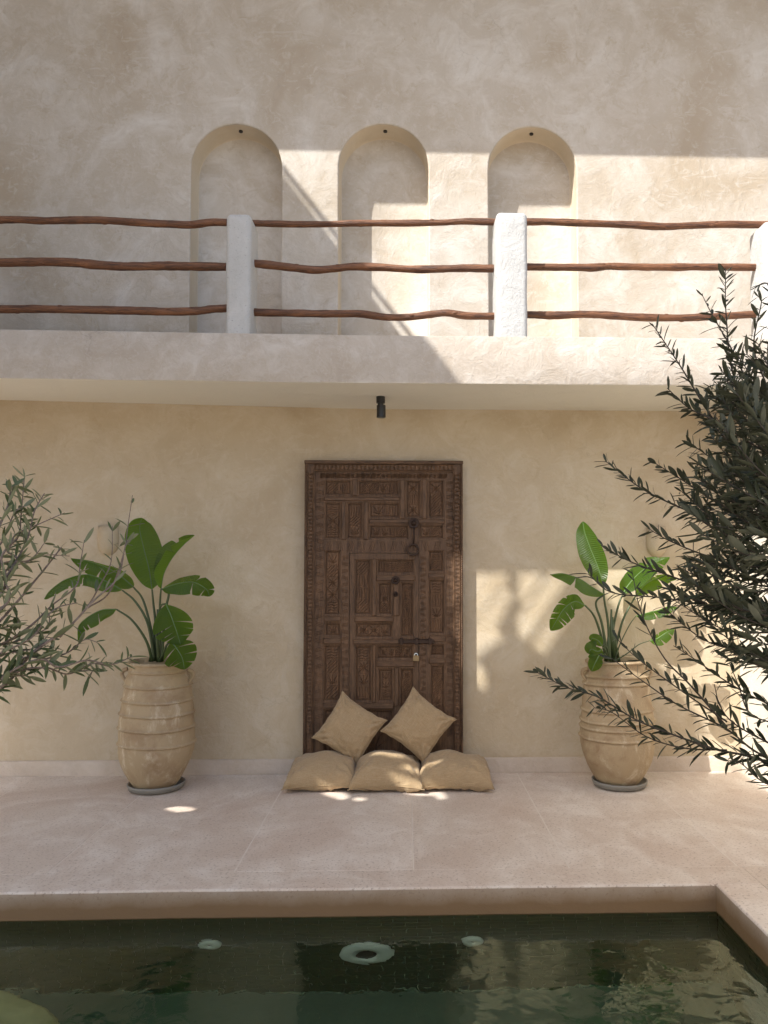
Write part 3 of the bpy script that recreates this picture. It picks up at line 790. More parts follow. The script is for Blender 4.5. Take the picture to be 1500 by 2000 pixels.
o = box('cap_moulding', fo[0]-.004, fo[1]+.004, YD-.014, YD+.03, fo[3]-.022, fo[3]+.006, M_doorh, None, .006); child(o, door)
# ironwork
def boss(name, px, py, r, parent=door):
    p = P(px, py, YL-.012)
    o = lathe(name, [(r, 0), (r, .006), (r*.8, .012), (r*.72, .006), (r*.45, .008), (r*.4, .018), (r*.2, .026), (.001, .028)], M_iron, None, 28)
    o.data.transform(Matrix.Translation(p) @ Matrix.Rotation(R(90), 4, 'X')); child(o, door); return o
kn = boss('door_knocker', *C1(930, 532), .044)
def torus(name, c, R0, r0, m_, par=None, sides=8, a0=0, a1=6.2832, sy=1.):
    pts = [c+Vector((math.cos(a0+(a1-a0)*i/28)*R0, 0, math.sin(a0+(a1-a0)*i/28)*R0*sy)) for i in range(29)]
    o = tube(name, pts, r0, m_, None, sides, .1)
    if par is not None: o.parent = par; o.matrix_parent_inverse = Matrix.Identity(4)
    else: child(o, door)
    return o
torus('knocker_ring', P(*C1(924, 728), YL-.02), .044, .0075, M_iron, kn)
o = tube('knocker_bar', [P(*C1(930, 560), YL-.018), P(*C1(930, 620), YL-.022), P(*C1(928, 690), YL-.018)], .008, M_iron, None, 8, .1); o.parent = kn; o.matrix_parent_inverse = Matrix.Identity(4)
boss('door_knob', *C1(797, 950), .034); boss('keyhole_plate', *C1(798, 1052), .022)
mb = MB(); r = rc(C2(775, 175), C2(1030, 205), YL-.015); mb.frustum(r, YL, YL-.018, .005); o = mb.build('latch_bar', M_iron, door)
for cx in (800, 905, 1000): 
    rr = rc(C2(cx-12, 165), C2(cx+12, 212), YL-.02); mb = MB(); mb.frustum(rr, YL, YL-.026, .003); mb.build('latch_staple', M_iron, door)
pl = MB(); r = rc(C2(880, 285), C2(925, 327), YL-.03); pl.frustum(r, YL-.012, YL-.034, .003); o = pl.build('padlock', M_lock, door)
torus('shackle', P(*C2(902, 287), YL-.024), .0135, .0035, M_grey, o, 6, 0, math.pi, 1.3)

# ------------------------------------------------------------------ cushions
def cushion_mesh(sx, sy, Ht, Hb, seed, n=40, pinch=.07, expo=.42, ear=.04):
    rr = random.Random(seed); vs, fs = [], []
    offs = Vector((rr.uniform(0, 50), rr.uniform(0, 50), 0))
    def pt(u, v_, side):
        hu, hv = max(0, 1-u*u), max(0, 1-v_*v_)
        h = (hu*hv)**expo
        pu = 1-pinch*(hv)+ear*(u*u*v_*v_)**3; pv = 1-pinch*(hu)+ear*(u*u*v_*v_)**3
        x, y = sx/2*u*pu, sy/2*v_*pv
        # wrinkles fanning out of the corners and gathered along the seam
        wr_ = 0
        for cu in (-1, 1):
            for cv in (-1, 1):
                du, dv = u-cu, v_-cv; d = math.hypot(du, dv)+1e-3; a = math.atan2(dv, du)
                wr_ += math.sin(a*11+cu*2+cv*3+seed)*math.exp(-((d-.33)/.26)**2)*.013
        edge = max(abs(u), abs(v_))
        wr_ += noise.noise(Vector((u*9+seed, v_*9, side)))*.016*math.exp(-((edge-.86)/.16)**2)
        bl = noise.noise(Vector((u*1.6, v_*1.6, side*3+seed*1.37)))*(.034 if seed < 10 else .02)
        z = (Ht if side > 0 else -Hb)*h + (wr_+bl)*min(1, h*1.6)*side
        e_ = noise.noise(Vector((u*4, v_*4, seed)))*.006*edge
        return Vector((x+e_, y+e_, z))
    g = [-1+2*i/n for i in range(n+1)]
    g = [math.copysign(abs(t_)**.8, t_) for t_ in g]
    idx = {}
    for side in (1, -1):
        for i, u in enumerate(g):
            for j, v_ in enumerate(g):
                edge = i in (0, n) or j in (0, n)
                if side < 0 and edge: idx[(side, i, j)] = idx[(1, i, j)]; continue
                idx[(side, i, j)] = len(vs); vs.append(pt(u, v_, side))
        for i in range(n):
            for j in range(n):
                q = [idx[(side, i, j)], idx[(side, i+1, j)], idx[(side, i+1, j+1)], idx[(side, i, j+1)]]
                fs.append(tuple(q if side > 0 else reversed(q)))
    # seam piping line
    loop = [pt(u, -1, 1) for u in g]+[pt(1, v_, 1) for v_ in g[1:]]+[pt(u, 1, 1) for u in reversed(g[:-1])]+[pt(-1, v_, 1) for v_ in reversed(g[1:-1])]
    return vs, fs, loop
def floor_cushion(pxl, pxr, pyb, ydepth, hz, seed, label, rot=0., sag=0.):
    yc = ydepth; a, b_ = P(pxl, pyb-25, yc-.1), P(pxr, pyb-25, yc-.1)
    sx = (b_.x-a.x)*1.02; zs = .055
    vs, fs, loop = cushion_mesh(sx, .50, hz-zs, .05, seed, pinch=.06, expo=.33)
    def shape(p):
        u, v_ = p.x/(sx/2), p.y/.25
        r_ = p.copy()
        corner = (abs(u*v_))**2
        r_.z += zs-corner*.018 
        if v_ < 0: r_.y -= .0
        r_.z += sag*u*.02
        r_.z = max(r_.z, .004+.0*corner)
        return r_
    vs = [shape(p) for p in vs]; loop = [shape(p) for p in loop]
    o = mesh_obj('floor_cushion', vs, fs, M_linen, None, True)
    o.location = ((a.x+b_.x)/2, yc, 0); o.rotation_euler = (0, 0, rot)
    tag(o, label, 'cushion', 'floor cushions in front of the carved door')
    tube('seam', loop+[loop[0]], .0028, M_linen, o, 5)
    return o
floor_cushion(558, 698, 1538, 5.93, .235, 1, 'left floor cushion of three, plain tan linen, in shade beside the door frame', R(2))
floor_cushion(688, 826, 1536, 5.90, .25, 2, 'middle floor cushion of three, with a band of sunlight over its top', R(-1.5))
floor_cushion(818, 960, 1538, 5.91, .24, 3, 'right floor cushion of three, with one sunlit patch at its left end', R(-2.5))
def throw(corners, ydepth, seed, label, lean, side, rollfix=0):
    t_, r_, b_, l_ = corners
    cx = sum(c[0] for c in corners)/4; cy = sum(c[1] for c in corners)/4
    sc = ydepth/F_PX
    ang = math.atan2(-(t_[1]-b_[1]), t_[0]-b_[0])           # direction of the upright diagonal in the image
    D1 = math.hypot(t_[0]-b_[0], t_[1]-b_[1])*sc/math.cos(lean); D2 = math.hypot(r_[0]-l_[0], r_[1]-l_[1])*sc
    vs, fs, loop = cushion_mesh(side, side, .075, .06, seed, pinch=.075, expo=.45, ear=.05)
    o = mesh_obj('throw_pillow', vs, fs, M_linen, None, True)
    tube('seam', loop+[loop[0]], .0028, M_linen, o, 5)
    # local x/y diagonal -> upright; first spin in own plane, then stand up, then lean
    spin = Matrix.Rotation(ang-R(45), 4, 'Z')
    stand = Matrix.Rotation(R(90), 4, 'X')
    ln = Matrix.Rotation(-lean, 4, 'X')
    o.matrix_world = Matrix.Translation(P(cx, cy, ydepth)) @ ln @ stand @ spin
    tag(o, label, 'pillow', 'square throw pillows propped on the floor cushions')
throw([(668, 1353), (755, 1414), (697, 1485), (612, 1444)], 6.03, 11, 'left throw pillow standing on its corner, tilted, against the door', R(14), .405)
throw([(808, 1348), (887, 1415), (827, 1483), (748, 1420)], 6.03, 12, 'right throw pillow standing on its corner below the padlock', R(14), .405)

# ------------------------------------------------------------------ pots
def pot_profile(rings, H, rb, rm, rr_):
    n = 260; out = []
    for i in range(n+1):
        z = H*i/n; s = i/n
        if s < .36: r = rb+(rm-rb)*math.sin(s/.36*math.pi/2)**.85
        else:
            q = (s-.36)/.64; r = rm-(rm-rr_)*q**1.7
        if s > .90: r -= .012*math.sin((s-.90)/.10*math.pi)
        for zr in rings:
            d = (z-zr)/.0075; r += .0135*math.exp(-d*d) + (.004*math.exp(-((z-zr+.014)/.012)**2)*-1)
        out.append((r, z))
    r = out[-1][0]
    out += [(r+.012, H+.002), (r+.014, H+.012), (r+.008, H+.022), (r-.008, H+.022), (r-.02, H+.012), (r-.026, H-.03), (r-.03, H-.14)]
    return out
def pot(px, y, rings, label, seed, H=.895, tilt=0., rm=.272):
    p = P(px, 1450, y)
    root = empty('clay_pot', (p.x, y, .03)); tag(root, label, 'pot', 'tall ribbed clay pots flanking the door')
    root.rotation_euler = (0, tilt, seed*1.3*0)
    bd = lathe('body', pot_profile(rings, H, .150, rm, .215), M_pot, root, 72, .028); bd.rotation_euler.z = (seed-1)*2.2
    bm = bmesh.new(); bmesh.ops.create_circle(bm, cap_ends=True, radius=.195, segments=40); s_ = bm_obj('soil', bm, M_soil, root); s_.location.z = H-.07
    for side in (-1, 1):
        x0 = side*.224
        pts = spline([Vector((x0, -.03, .855)), Vector((x0+side*.03, -.03, .845)), Vector((x0+side*.04, -.03, .815)), Vector((x0+side*.02, -.03, .78)), Vector((x0-side*.0, -.03, .755))], 5)
        tube('lug_handle', pts, lambda s: .015*(1.1-.4*s), M_pot, root, 10)
    sr = empty('saucer', (p.x+.01, y, 0)); 
    tag(sr, 'round grey saucer under the '+('left' if seed == 1 else 'right')+' clay pot', 'saucer', 'grey saucers under the clay pots')
    lathe('dish', [(.17, .001), (.195, .010), (.205, .035), (.207, .048), (.198, .050), (.190, .040), (.178, .028), (.001, .026)], M_saucer, sr, 56)
    return root
pot(304, 5.86, [.846, .742, .634, .536, .432, .318], 'left tall ribbed clay pot with whitish stains, standing below the wall lamp', 1, tilt=R(1.2))
pot(1206.5, 5.84, [.80, .745, .55, .47, .42, .345], 'right tall ribbed clay pot partly behind the olive branches', 2, tilt=R(-.6), rm=.276)

# ------------------------------------------------------------------ bird-of-paradise plants
def big_leaf(root, stem, rib, width, up, fold=.5, tears=(), seed=0, curl=.0, m=M_leaf, wp=.75, droop=.0):
    """stem / rib: (px,py,Y) lists; up: hint vector the upper surface faces"""
    rr = random.Random(seed)
    mid = spline([P(*q) for q in rib], 8); n = len(mid)-1
    up = Vector(up).normalized()
    vs, fs, uv = [], [], []
    K = 6
    bnds = [0]+sorted(tears)+[1]
    for side in (-1, 1):
        tl = [0]+[min(.97, max(.04, t_+rr.uniform(-.06, .06))) for t_ in sorted(tears)]+[1]
        for a, b_ in zip(tl[:-1], tl[1:]):
            if b_-a < .02: continue
            m_ = max(2, int((b_-a)*n*1.1)); base = len(vs)
            jit = rr.uniform(-.10, .10) if len(tl) > 2 else 0
            for i in range(m_+1):
                s = a+(b_-a)*i/m_
                for k in range(K+1):
                    q = k/K
                    # near a tear the outer rim draws towards the middle of its strip
                    sm = (a+b_)/2; s2 = s+(sm-s)*(.16*q*q if (a > 0 or b_ < 1) else 0)
                    if a == 0: s2 = s+(sm-s)*(.16*q*q if s > sm and b_ < 1 else 0)
                    if b_ == 1: s2 = s+(sm-s)*(.16*q*q if s < sm and a > 0 else 0)
                    f_ = min(n-1e-4, max(0, s2*n)); ii = int(f_); p = mid[ii].lerp(mid[ii+1], f_-ii)
                    T = (mid[min(ii+1, n)]-mid[max(ii-1, 0)]).normalized()
                    lat = T.cross(up)
                    lat = lat.normalized() if lat.length > 1e-3 else T.orthogonal()
                    nn = lat.cross(T).normalized()
                    w_ = width*.60*max(0, math.sin(math.pi*min(1, max(0, s2))**wp))**.75
                    ang = fold+jit + curl*q + droop*(q*q)
                    d = lat*side*math.cos(ang)+nn*math.sin(ang)
                    # side veins sweep forward
                    pos = p+d*w_*q+T*w_*q*.22
                    pos += nn*(noise.noise(pos*7+Vector((seed, 0, 0)))*.012*q)+nn*math.sin(s2*23+seed)*.0016*q
                    vs.append(pos); uv.append((s2+q*.08, q))
            for i in range(m_):
                for k in range(K):
                    p_ = base+i*(K+1)+k; quad = (p_, p_+1, p_+K+2, p_+K+1)
                    fs.append(quad if side > 0 else tuple(reversed(quad)))
    o = mesh_obj('leaf', vs, fs, m, None, True, uv); child(o, root)
    rbv = tube('midrib', mid, lambda s: .0045*(1-.75*s), M_rib, None, 6); rbv.parent = o; rbv.matrix_parent_inverse = Matrix.Identity(4)
    st2 = spline([P(*q) for q in stem]+[mid[0]], 8)
    r0 = .0125 if width > .12 else .006
    sk = tube('stalk', st2, lambda s: r0*(1-.5*s), M_stalk, None, 8); sk.parent = o; sk.matrix_parent_inverse = Matrix.Identity(4)
    return o
pl = empty('bird_of_paradise', (P(307, 1300, 5.86).x, 5.86, .85))
tag(pl, 'broad-leaved green plant with a tall upright leaf in the left clay pot', 'plant', 'broad-leaved plants in the clay pots')
Y0 = 5.86
L_ = lambda x, y: (x/3.26, 880+y/3.26)
def Lq(L, Y): 
    Y = Y if isinstance(Y, (list, tuple)) else [Y]*len(L)
    return [(*L_(*p), yy) for p, yy in zip(L, Y)]
big_leaf(pl, Lq([(985, 1340), (990, 1120), (975, 960)], [5.86, 5.86, 5.85]), Lq([(968, 885), (950, 760), (915, 620), (890, 500), (903, 428)], [5.84, 5.85, 5.87, 5.92, 5.97]), .225, (.25, -1, .1), .12, (), 1, .15)
big_leaf(pl, Lq([(1015, 1340), (1020, 1100), (1018, 980)], 5.84), Lq([(1025, 880), (1045, 780), (1100, 680), (1170, 600), (1240, 540)], [5.82, 5.80, 5.79, 5.78, 5.77]), .20, (-.75, -.45, .55), .62, (.62,), 2, .1)
big_leaf(pl, Lq([(1030, 1340), (1050, 1050), (1075, 900)], 5.80), Lq([(1030, 882), (1120, 850), (1230, 838), (1310, 880), (1335, 930)], [5.80, 5.76, 5.73, 5.70, 5.68]), .17, (.1, -.75, .65), -.1, (.55, .8), 3, -.2)
big_leaf(pl, Lq([(1010, 1340), (1000, 1150), (1020, 1000)], [5.8, 5.75, 5.70]), Lq([(1055, 975), (1085, 1040), (1110, 1110), (1130, 1170), (1150, 1235)], [5.66, 5.62, 5.60, 5.59, 5.60]), .26, (.35, -.85, .35), -.12, (.45, .62, .8), 4, -.25)
big_leaf(pl, Lq([(1015, 1340), (1040, 1300), (1060, 1240)], [5.8, 5.72, 5.66]), Lq([(1090, 1215), (1125, 1260), (1160, 1320), (1175, 1395)], [5.62, 5.59, 5.575, 5.57]), .215, (.25, -.9, .3), -.1, (.3, .55, .75), 5, -.2, wp=.7)
big_leaf(pl, Lq([(990, 1340), (960, 1130), (910, 950)], [5.88, 5.9, 5.92]), Lq([(850, 870), (770, 800), (680, 745), (560, 705), (450, 685)], [5.94, 5.96, 5.98, 6.0, 6.0]), .20, (-.2, -.55, .75), -.35, (.5, .7), 6, -.45)
big_leaf(pl, Lq([(985, 1340), (940, 1100), (860, 960)], [5.84, 5.82, 5.80]), Lq([(780, 890), (690, 840), (560, 790), (420, 820), (320, 890), (280, 945)], [5.78, 5.76, 5.74, 5.72, 5.7, 5.7]), .15, (-.1, -.25, .95), -.5, (.45, .6, .75), 7, -.5)
big_leaf(pl, Lq([(970, 1340), (930, 1210), (840, 1080)], [5.80, 5.74, 5.70]), Lq([(740, 1010), (650, 1015), (560, 1060), (500, 1120), (495, 1210)], [5.66, 5.64, 5.62, 5.61, 5.6]), .14, (-.3, -.5, .8), -.5, (.35, .5, .7), 8, -.4)
for k, (dx, h_) in enumerate(((-12, 1215), (8, 1200), (2, 1190))):
    child(tube('sheath', [P(307+dx, 1292, 5.86+.02*k), P(307+dx*.6, (1292+h_)/2, 5.86), P(307+dx*.3, h_, 5.85)], lambda s: .020*(1-.65*s), M_stalk, None, 8), pl)

pr = empty('bird_of_paradise', (P(1194, 1300, 5.84).x, 5.84, .85))
tag(pr, 'broad-leaved plant with bright sunlit upright leaves in the right clay pot', 'plant', 'broad-leaved plants in the clay pots')
R_ = lambda x, y: (1020+x/3.334, 980+y/3.334)
def Rq(L, Y):
    Y = Y if isinstance(Y, (list, tuple)) else [Y]*len(L)
    return [(*R_(*p), yy) for p, yy in zip(L, Y)]
big_leaf(pr, Rq([(570, 1040), (560, 800), (535, 640)], 5.84), Rq([(528, 545), (495, 430), (450, 320), (410, 210), (393, 128)], [5.84, 5.84, 5.85, 5.87, 5.9]), .17, (-.55, -.75, .1), .1, (), 21, .15)
big_leaf(pr, Rq([(560, 1040), (520, 800), (480, 660)], 5.82), Rq([(535, 605), (455, 555), (370, 500), (270, 470), (180, 478)], [5.80, 5.78, 5.74, 5.70, 5.68]), .15, (-.1, -.6, .8), -.25, (.5,), 22, -.3)
big_leaf(pr, Rq([(550, 1040), (510, 860), (465, 740)], [5.80, 5.76, 5.72]), Rq([(410, 675), (340, 650), (270, 700), (220, 780), (185, 840)], [5.68, 5.66, 5.64, 5.63, 5.63]), .16, (-.4, -.8, .4), -.15, (.3, .45, .6, .75), 23, -.3)
big_leaf(pr, Rq([(590, 1040), (590, 850), (625, 680)], 5.86), Rq([(655, 600), (700, 530), (780, 450), (870, 395), (960, 360)], [5.88, 5.90, 5.92, 5.94, 5.97]), .19, (-.55, -.6, .55), .0, (.6, .8), 24, -.1)
big_leaf(pr, Rq([(600, 1040), (640, 920), (700, 800)], 5.84), Rq([(740, 745), (810, 725), (890, 705), (960, 680), (1020, 690)], [5.82, 5.80, 5.79, 5.79, 5.8]), .12, (-.2, -.35, .9), -.3, (.4, .55, .7, .85), 25, -.3)
big_leaf(pr, Rq([(580, 1040), (620, 900), (660, 760)], 5.9), Rq([(740, 610), (800, 540), (870, 500), (940, 480), (1010, 500)], [5.95, 5.97, 6.0, 6.02, 6.04]), .15, (-.3, -.6, .7), -.2, (.5,), 26, -.2)
big_leaf(pr, Rq([(560, 1040), (550, 990), (530, 950)], [5.78, 5.74, 5.70]), Rq([(520, 960), (490, 975), (450, 960), (430, 990)], [5.68, 5.66, 5.65, 5.64]), .12, (-.3, -.9, .3), .0, (), 27)
big_leaf(pr, Rq([(560, 1040), (545, 1000), (520, 990)], [5.76, 5.70, 5.66]), Rq([(500, 1000), (485, 1030), (465, 1070), (452, 1105)], [5.62, 5.59, 5.58, 5.57]), .085, (-.2, -.9, .2), .0, (), 28)
big_leaf(pr, Rq([(600, 1040), (680, 990), (760, 930)], [5.80, 5.78, 5.76]), Rq([(830, 905), (880, 890), (940, 850), (990, 830)], [5.74, 5.73, 5.72, 5.72]), .11, (-.2, -.6, .8), -.2, (.4, .7), 29, -.2)
big_leaf(pr, Rq([(565, 1040), (555, 960), (530, 930)], [5.80, 5.76, 5.72]), Rq([(520, 940), (495, 905), (460, 890), (445, 905)], [5.70, 5.69, 5.68, 5.68]), .07, (-.2, -.9, .4), .0, (), 30)
for k, (dx, h_) in enumerate(((-10, 1225), (6, 1205), (0, 1190), (14, 1230))):
    child(tube('sheath', [P(1194+dx, 1292, 5.84+.02*k), P(1194+dx*.6, (1292+h_)/2, 5.84), P(1194+dx*.4, h_, 5.84)], lambda s: .019*(1-.65*s), M_stalk, None, 8), pr)

# ------------------------------------------------------------------ olive trees
def olive_leaf_mesh(name, m_, wr_=.12, bend=.10):
    n_ = 6; vs, fs = [], []
    for i in range(n_+1):
        s = i/n_; w_ = wr_*(math.sin(math.pi*min(1, s*.93+.03)))**.8 * (1 if i < n_ else .05)
        if i == 0: w_ = .012
        z = -bend*s*s
        vs += [(-w_, s, z+.03*(1 if 0 < i < n_ else 0)), (0, s, z), (w_, s, z+.03*(1 if 0 < i < n_ else 0))]
    for i in range(n_):
        for k in range(2): a = i*3+k; fs.append((a, a+1, a+4, a+3))
    me = bpy.data.meshes.new(name); me.from_pydata(vs, [], fs); me.materials.append(m_); me.update()
    me.polygons.foreach_set('use_smooth', [True]*len(me.polygons)); return me
def olive(label, trunk_pts, branches, m_, seed, dens=.017, lsize=(.040, .062), thin=.0035, group='olive trees in front of the pool', dry=.0, spread=(28, 58), tw=None):
    rr = random.Random(seed)
    root = empty('olive_tree', trunk_pts[0]); tag(root, label, 'tree', group)
    tp = spline(trunk_pts, 8)
    child(tube('trunk', tp, lambda s: .055*(1-.6*s), M_bark, None, 14, .25), root)
    variants = [olive_leaf_mesh('leaf', m_, wr_, bd) for wr_, bd in ((.10, .10), (.125, .04), (.09, .2), (.115, -.12))]
    leaves = []
    nb = 0
    for br in branches:
        b0 = [p if i == 0 else p+Vector((rr.gauss(0, .008), rr.gauss(0, .014), rr.gauss(0, .008))) for i, p in enumerate(br[0])]
        pts = spline(b0, 10); r0 = br[1]; d_mul = br[2] if len(br) > 2 else 1.
        bare = br[3] if len(br) > 3 else 0.
        nb += 1
        child(tube('branch', pts, lambda s, r0=r0: r0*.72*(1-.86*s)+.0008, tw or M_twig, None, 6, .15), root)
        # leaves
        cum = [0]
        for a, b_ in zip(pts[:-1], pts[1:]): cum.append(cum[-1]+(b_-a).length)
        Ltot = cum[-1]; s = Ltot*bare; ph = rr.uniform(0, 6.28)
        while s < Ltot:
            i = next(k for k in range(1, len(cum)) if cum[k] >= s)
            q = (s-cum[i-1])/max(1e-6, cum[i]-cum[i-1]); p = pts[i-1].lerp(pts[i], q); T = (pts[i]-pts[i-1]).normalized()
            o1 = T.orthogonal().normalized(); o2 = T.cross(o1)
            for side in (0, math.pi):
                if rr.random() < .17: continue
                a = ph+side+rr.uniform(-.35, .35)
                lat = o1*math.cos(a)+o2*math.sin(a)
                op = R(rr.uniform(*spread)); d = T*math.cos(op)+lat*math.sin(op)
                d = (d+Vector((rr.uniform(-.12, .12), rr.uniform(-.12, .12), rr.uniform(-.38, .15)))).normalized()
                up_ = (lat*-math.sin(op)+T*math.cos(op)*0+Vector((0, 0, .8))+Vector((rr.uniform(-.7, .7), rr.uniform(-.7, .7), rr.uniform(-.4, .4)))).normalized()
                X = d.cross(up_).normalized(); Z = X.cross(d)
                sz = rr.uniform(*lsize)*rr.choice((1, 1, 1, .8, .62, 1.12))*(1 if s < Ltot*.8 else .85)
                M_ = Matrix((( X.x*sz, d.x*sz, Z.x*sz, p.x), (X.y*sz, d.y*sz, Z.y*sz, p.y), (X.z*sz, d.z*sz, Z.z*sz, p.z), (0, 0, 0, 1)))
                leaves.append(M_)
            ph += math.pi/2+rr.uniform(-.3, .3); s += dens/d_mul*rr.uniform(.75, 1.25)
    # the 300 that show largest in the frame are single leaves, the rest one mass
    def score(M_):
        p = M_.translation; d = p-EYE; z = d.dot(FW); x = PCX+F_PX*d.dot(RT)/z; y = PCY-F_PX*d.dot(UP)/z
        return (0 if (-20 < x < 1520 and 0 < y < 2000) else 1, z/M_.col[1].length)
    leaves.sort(key=score)
    for M_ in leaves[:300]:
        o = bpy.data.objects.new('leaf', variants[rr.randrange(4)]); COL.objects.link(o); o.parent = root
        o.matrix_parent_inverse = Matrix.Translation(root.location).inverted(); o.matrix_world = M_
        o.matrix_basis = M_
    vs, fs = [], []
    for M_ in leaves[300:]:
        me = variants[rr.randrange(4)]; k = len(vs)
        vs += [M_ @ v_.co for v_ in me.vertices]; fs += [tuple(k+i for i in p_.vertices) for p_ in me.polygons]
    if vs:
        o = mesh_obj('foliage', vs, fs, m_, None, True); o['kind'] = 'stuff'; child(o, root)
    print(label, 'leaves', len(leaves), 'branches', nb)
    return root
# left tree
TL = [Vector((-2.25, .45, 0)), Vector((-2.15, .8, .6)), Vector((-2.0, 1.3, .95)), Vector((-1.85, 1.8, 1.05))]
def LB(L, y0, y1, r0=.0045, d=1., bare=0., from_trunk=None):
    n_ = len(L); pts = [P(*L_(*p), y0+(y1-y0)*i/(n_-1)) for i, p in enumerate(L)]
    if from_trunk: pts = [from_trunk]+pts
    return (pts, r0, d, bare)
tA, tB = Vector((-1.95, 1.5, 1.0)), Vector((-1.85, 1.8, 1.05))
lb = [
 LB([(-350, 1500), (40, 1050), (210, 840), (380, 630), (400, 600)], 2.1, 2.45, .006, .55, .35, tB),
 LB([(-300, 1700), (230, 1300), (430, 1130), (600, 960), (740, 820), (810, 640), (815, 560)], 2.1, 2.5, .006, .38, .35, tB),
 LB([(560, 1000), (690, 900), (790, 720), (815, 500), (828, 295)], 2.5, 2.5, .0028, .25, .4),
 LB([(-200, 1350), (150, 1150), (340, 980), (470, 860), (520, 740), (545, 600)], 2.1, 2.4, .0045, .45, .3, tB),
 LB([(380, 1190), (540, 1010), (660, 830), (700, 700), (705, 480)], 2.4, 2.45, .003, .35, .3),
 LB([(-250, 1500), (0, 1330), (200, 1170), (350, 1030), (480, 960)], 2.0, 2.3, .005, .7, .3, tB),
 LB([(-200, 1600), (60, 1390), (250, 1330), (400, 1350), (560, 1370), (700, 1350), (830, 1325), (900, 1300)], 2.0, 2.35, .005, 1.05, .25, tB),
 LB([(230, 1340), (400, 1290), (540, 1235), (620, 1200)], 2.2, 2.3, .003, .9, .2),
 LB([(-200, 1650), (100, 1400), (270, 1380), (450, 1400), (600, 1390), (680, 1400)], 2.05, 2.3, .004, .8, .3),
 LB([(-250, 1100), (0, 700), (90, 560), (130, 350), (140, 130)], 2.0, 2.35, .005, .8, .3, tA),
 LB([(-200, 1150), (20, 820), (110, 560), (200, 400), (300, 290)], 2.0, 2.3, .005, .9, .3, tA),
 LB([(-200, 900), (20, 650), (120, 520), (240, 460), (370, 410)], 2.05, 2.3, .004, 1., .3, tA),
 LB([(-150, 800), (0, 520), (60, 380), (90, 260), (100, 200)], 2.1, 2.3, .004, .9, .3),
 LB([(-100, 700), (0, 560), (110, 420), (190, 330)], 2.1, 2.25, .003, 1., .2),
 LB([(-250, 1000), (0, 740), (180, 690), (330, 590)], 2.1, 2.3, .0035, .5, .3),
 LB([(0, 720), (160, 720), (300, 690), (430, 675)], 2.25, 2.35, .0022, .35, .3),
 LB([(-200, 1350), (0, 1220), (120, 1190), (280, 1120), (340, 1060)], 2.1, 2.3, .0035, .9, .2),
 LB([(-200, 1400), (-20, 1310), (120, 1280), (230, 1230), (300, 1160)], 2.05, 2.2, .003, .9, .2),
 LB([(-200, 1500), (0, 1410), (120, 1340), (260, 1290), (360, 1280)], 2.0, 2.2, .003, 1.1, .2),
 LB([(-200, 1600), (0, 1470), (120, 1430), (230, 1440)], 2.0, 2.2, .003, 1.1, .2),
 LB([(-200, 1300), (-40, 1190), (50, 1120), (120, 1060)], 2.0, 2.2, .003, 1.1, .2),
 LB([(-200, 1050), (-60, 950), (40, 900), (140, 860)], 2.0, 2.2, .003, .6, .2),
 LB([(440, 1410), (520, 1400), (600, 1440), (560, 1460)], 2.3, 2.3, .0015, .8, .0),
]
olive('light olive tree with sparse grey-green leaves reaching in from the left edge', TL, lb, M_olive, 5, dens=.0175, lsize=(.044, .068))
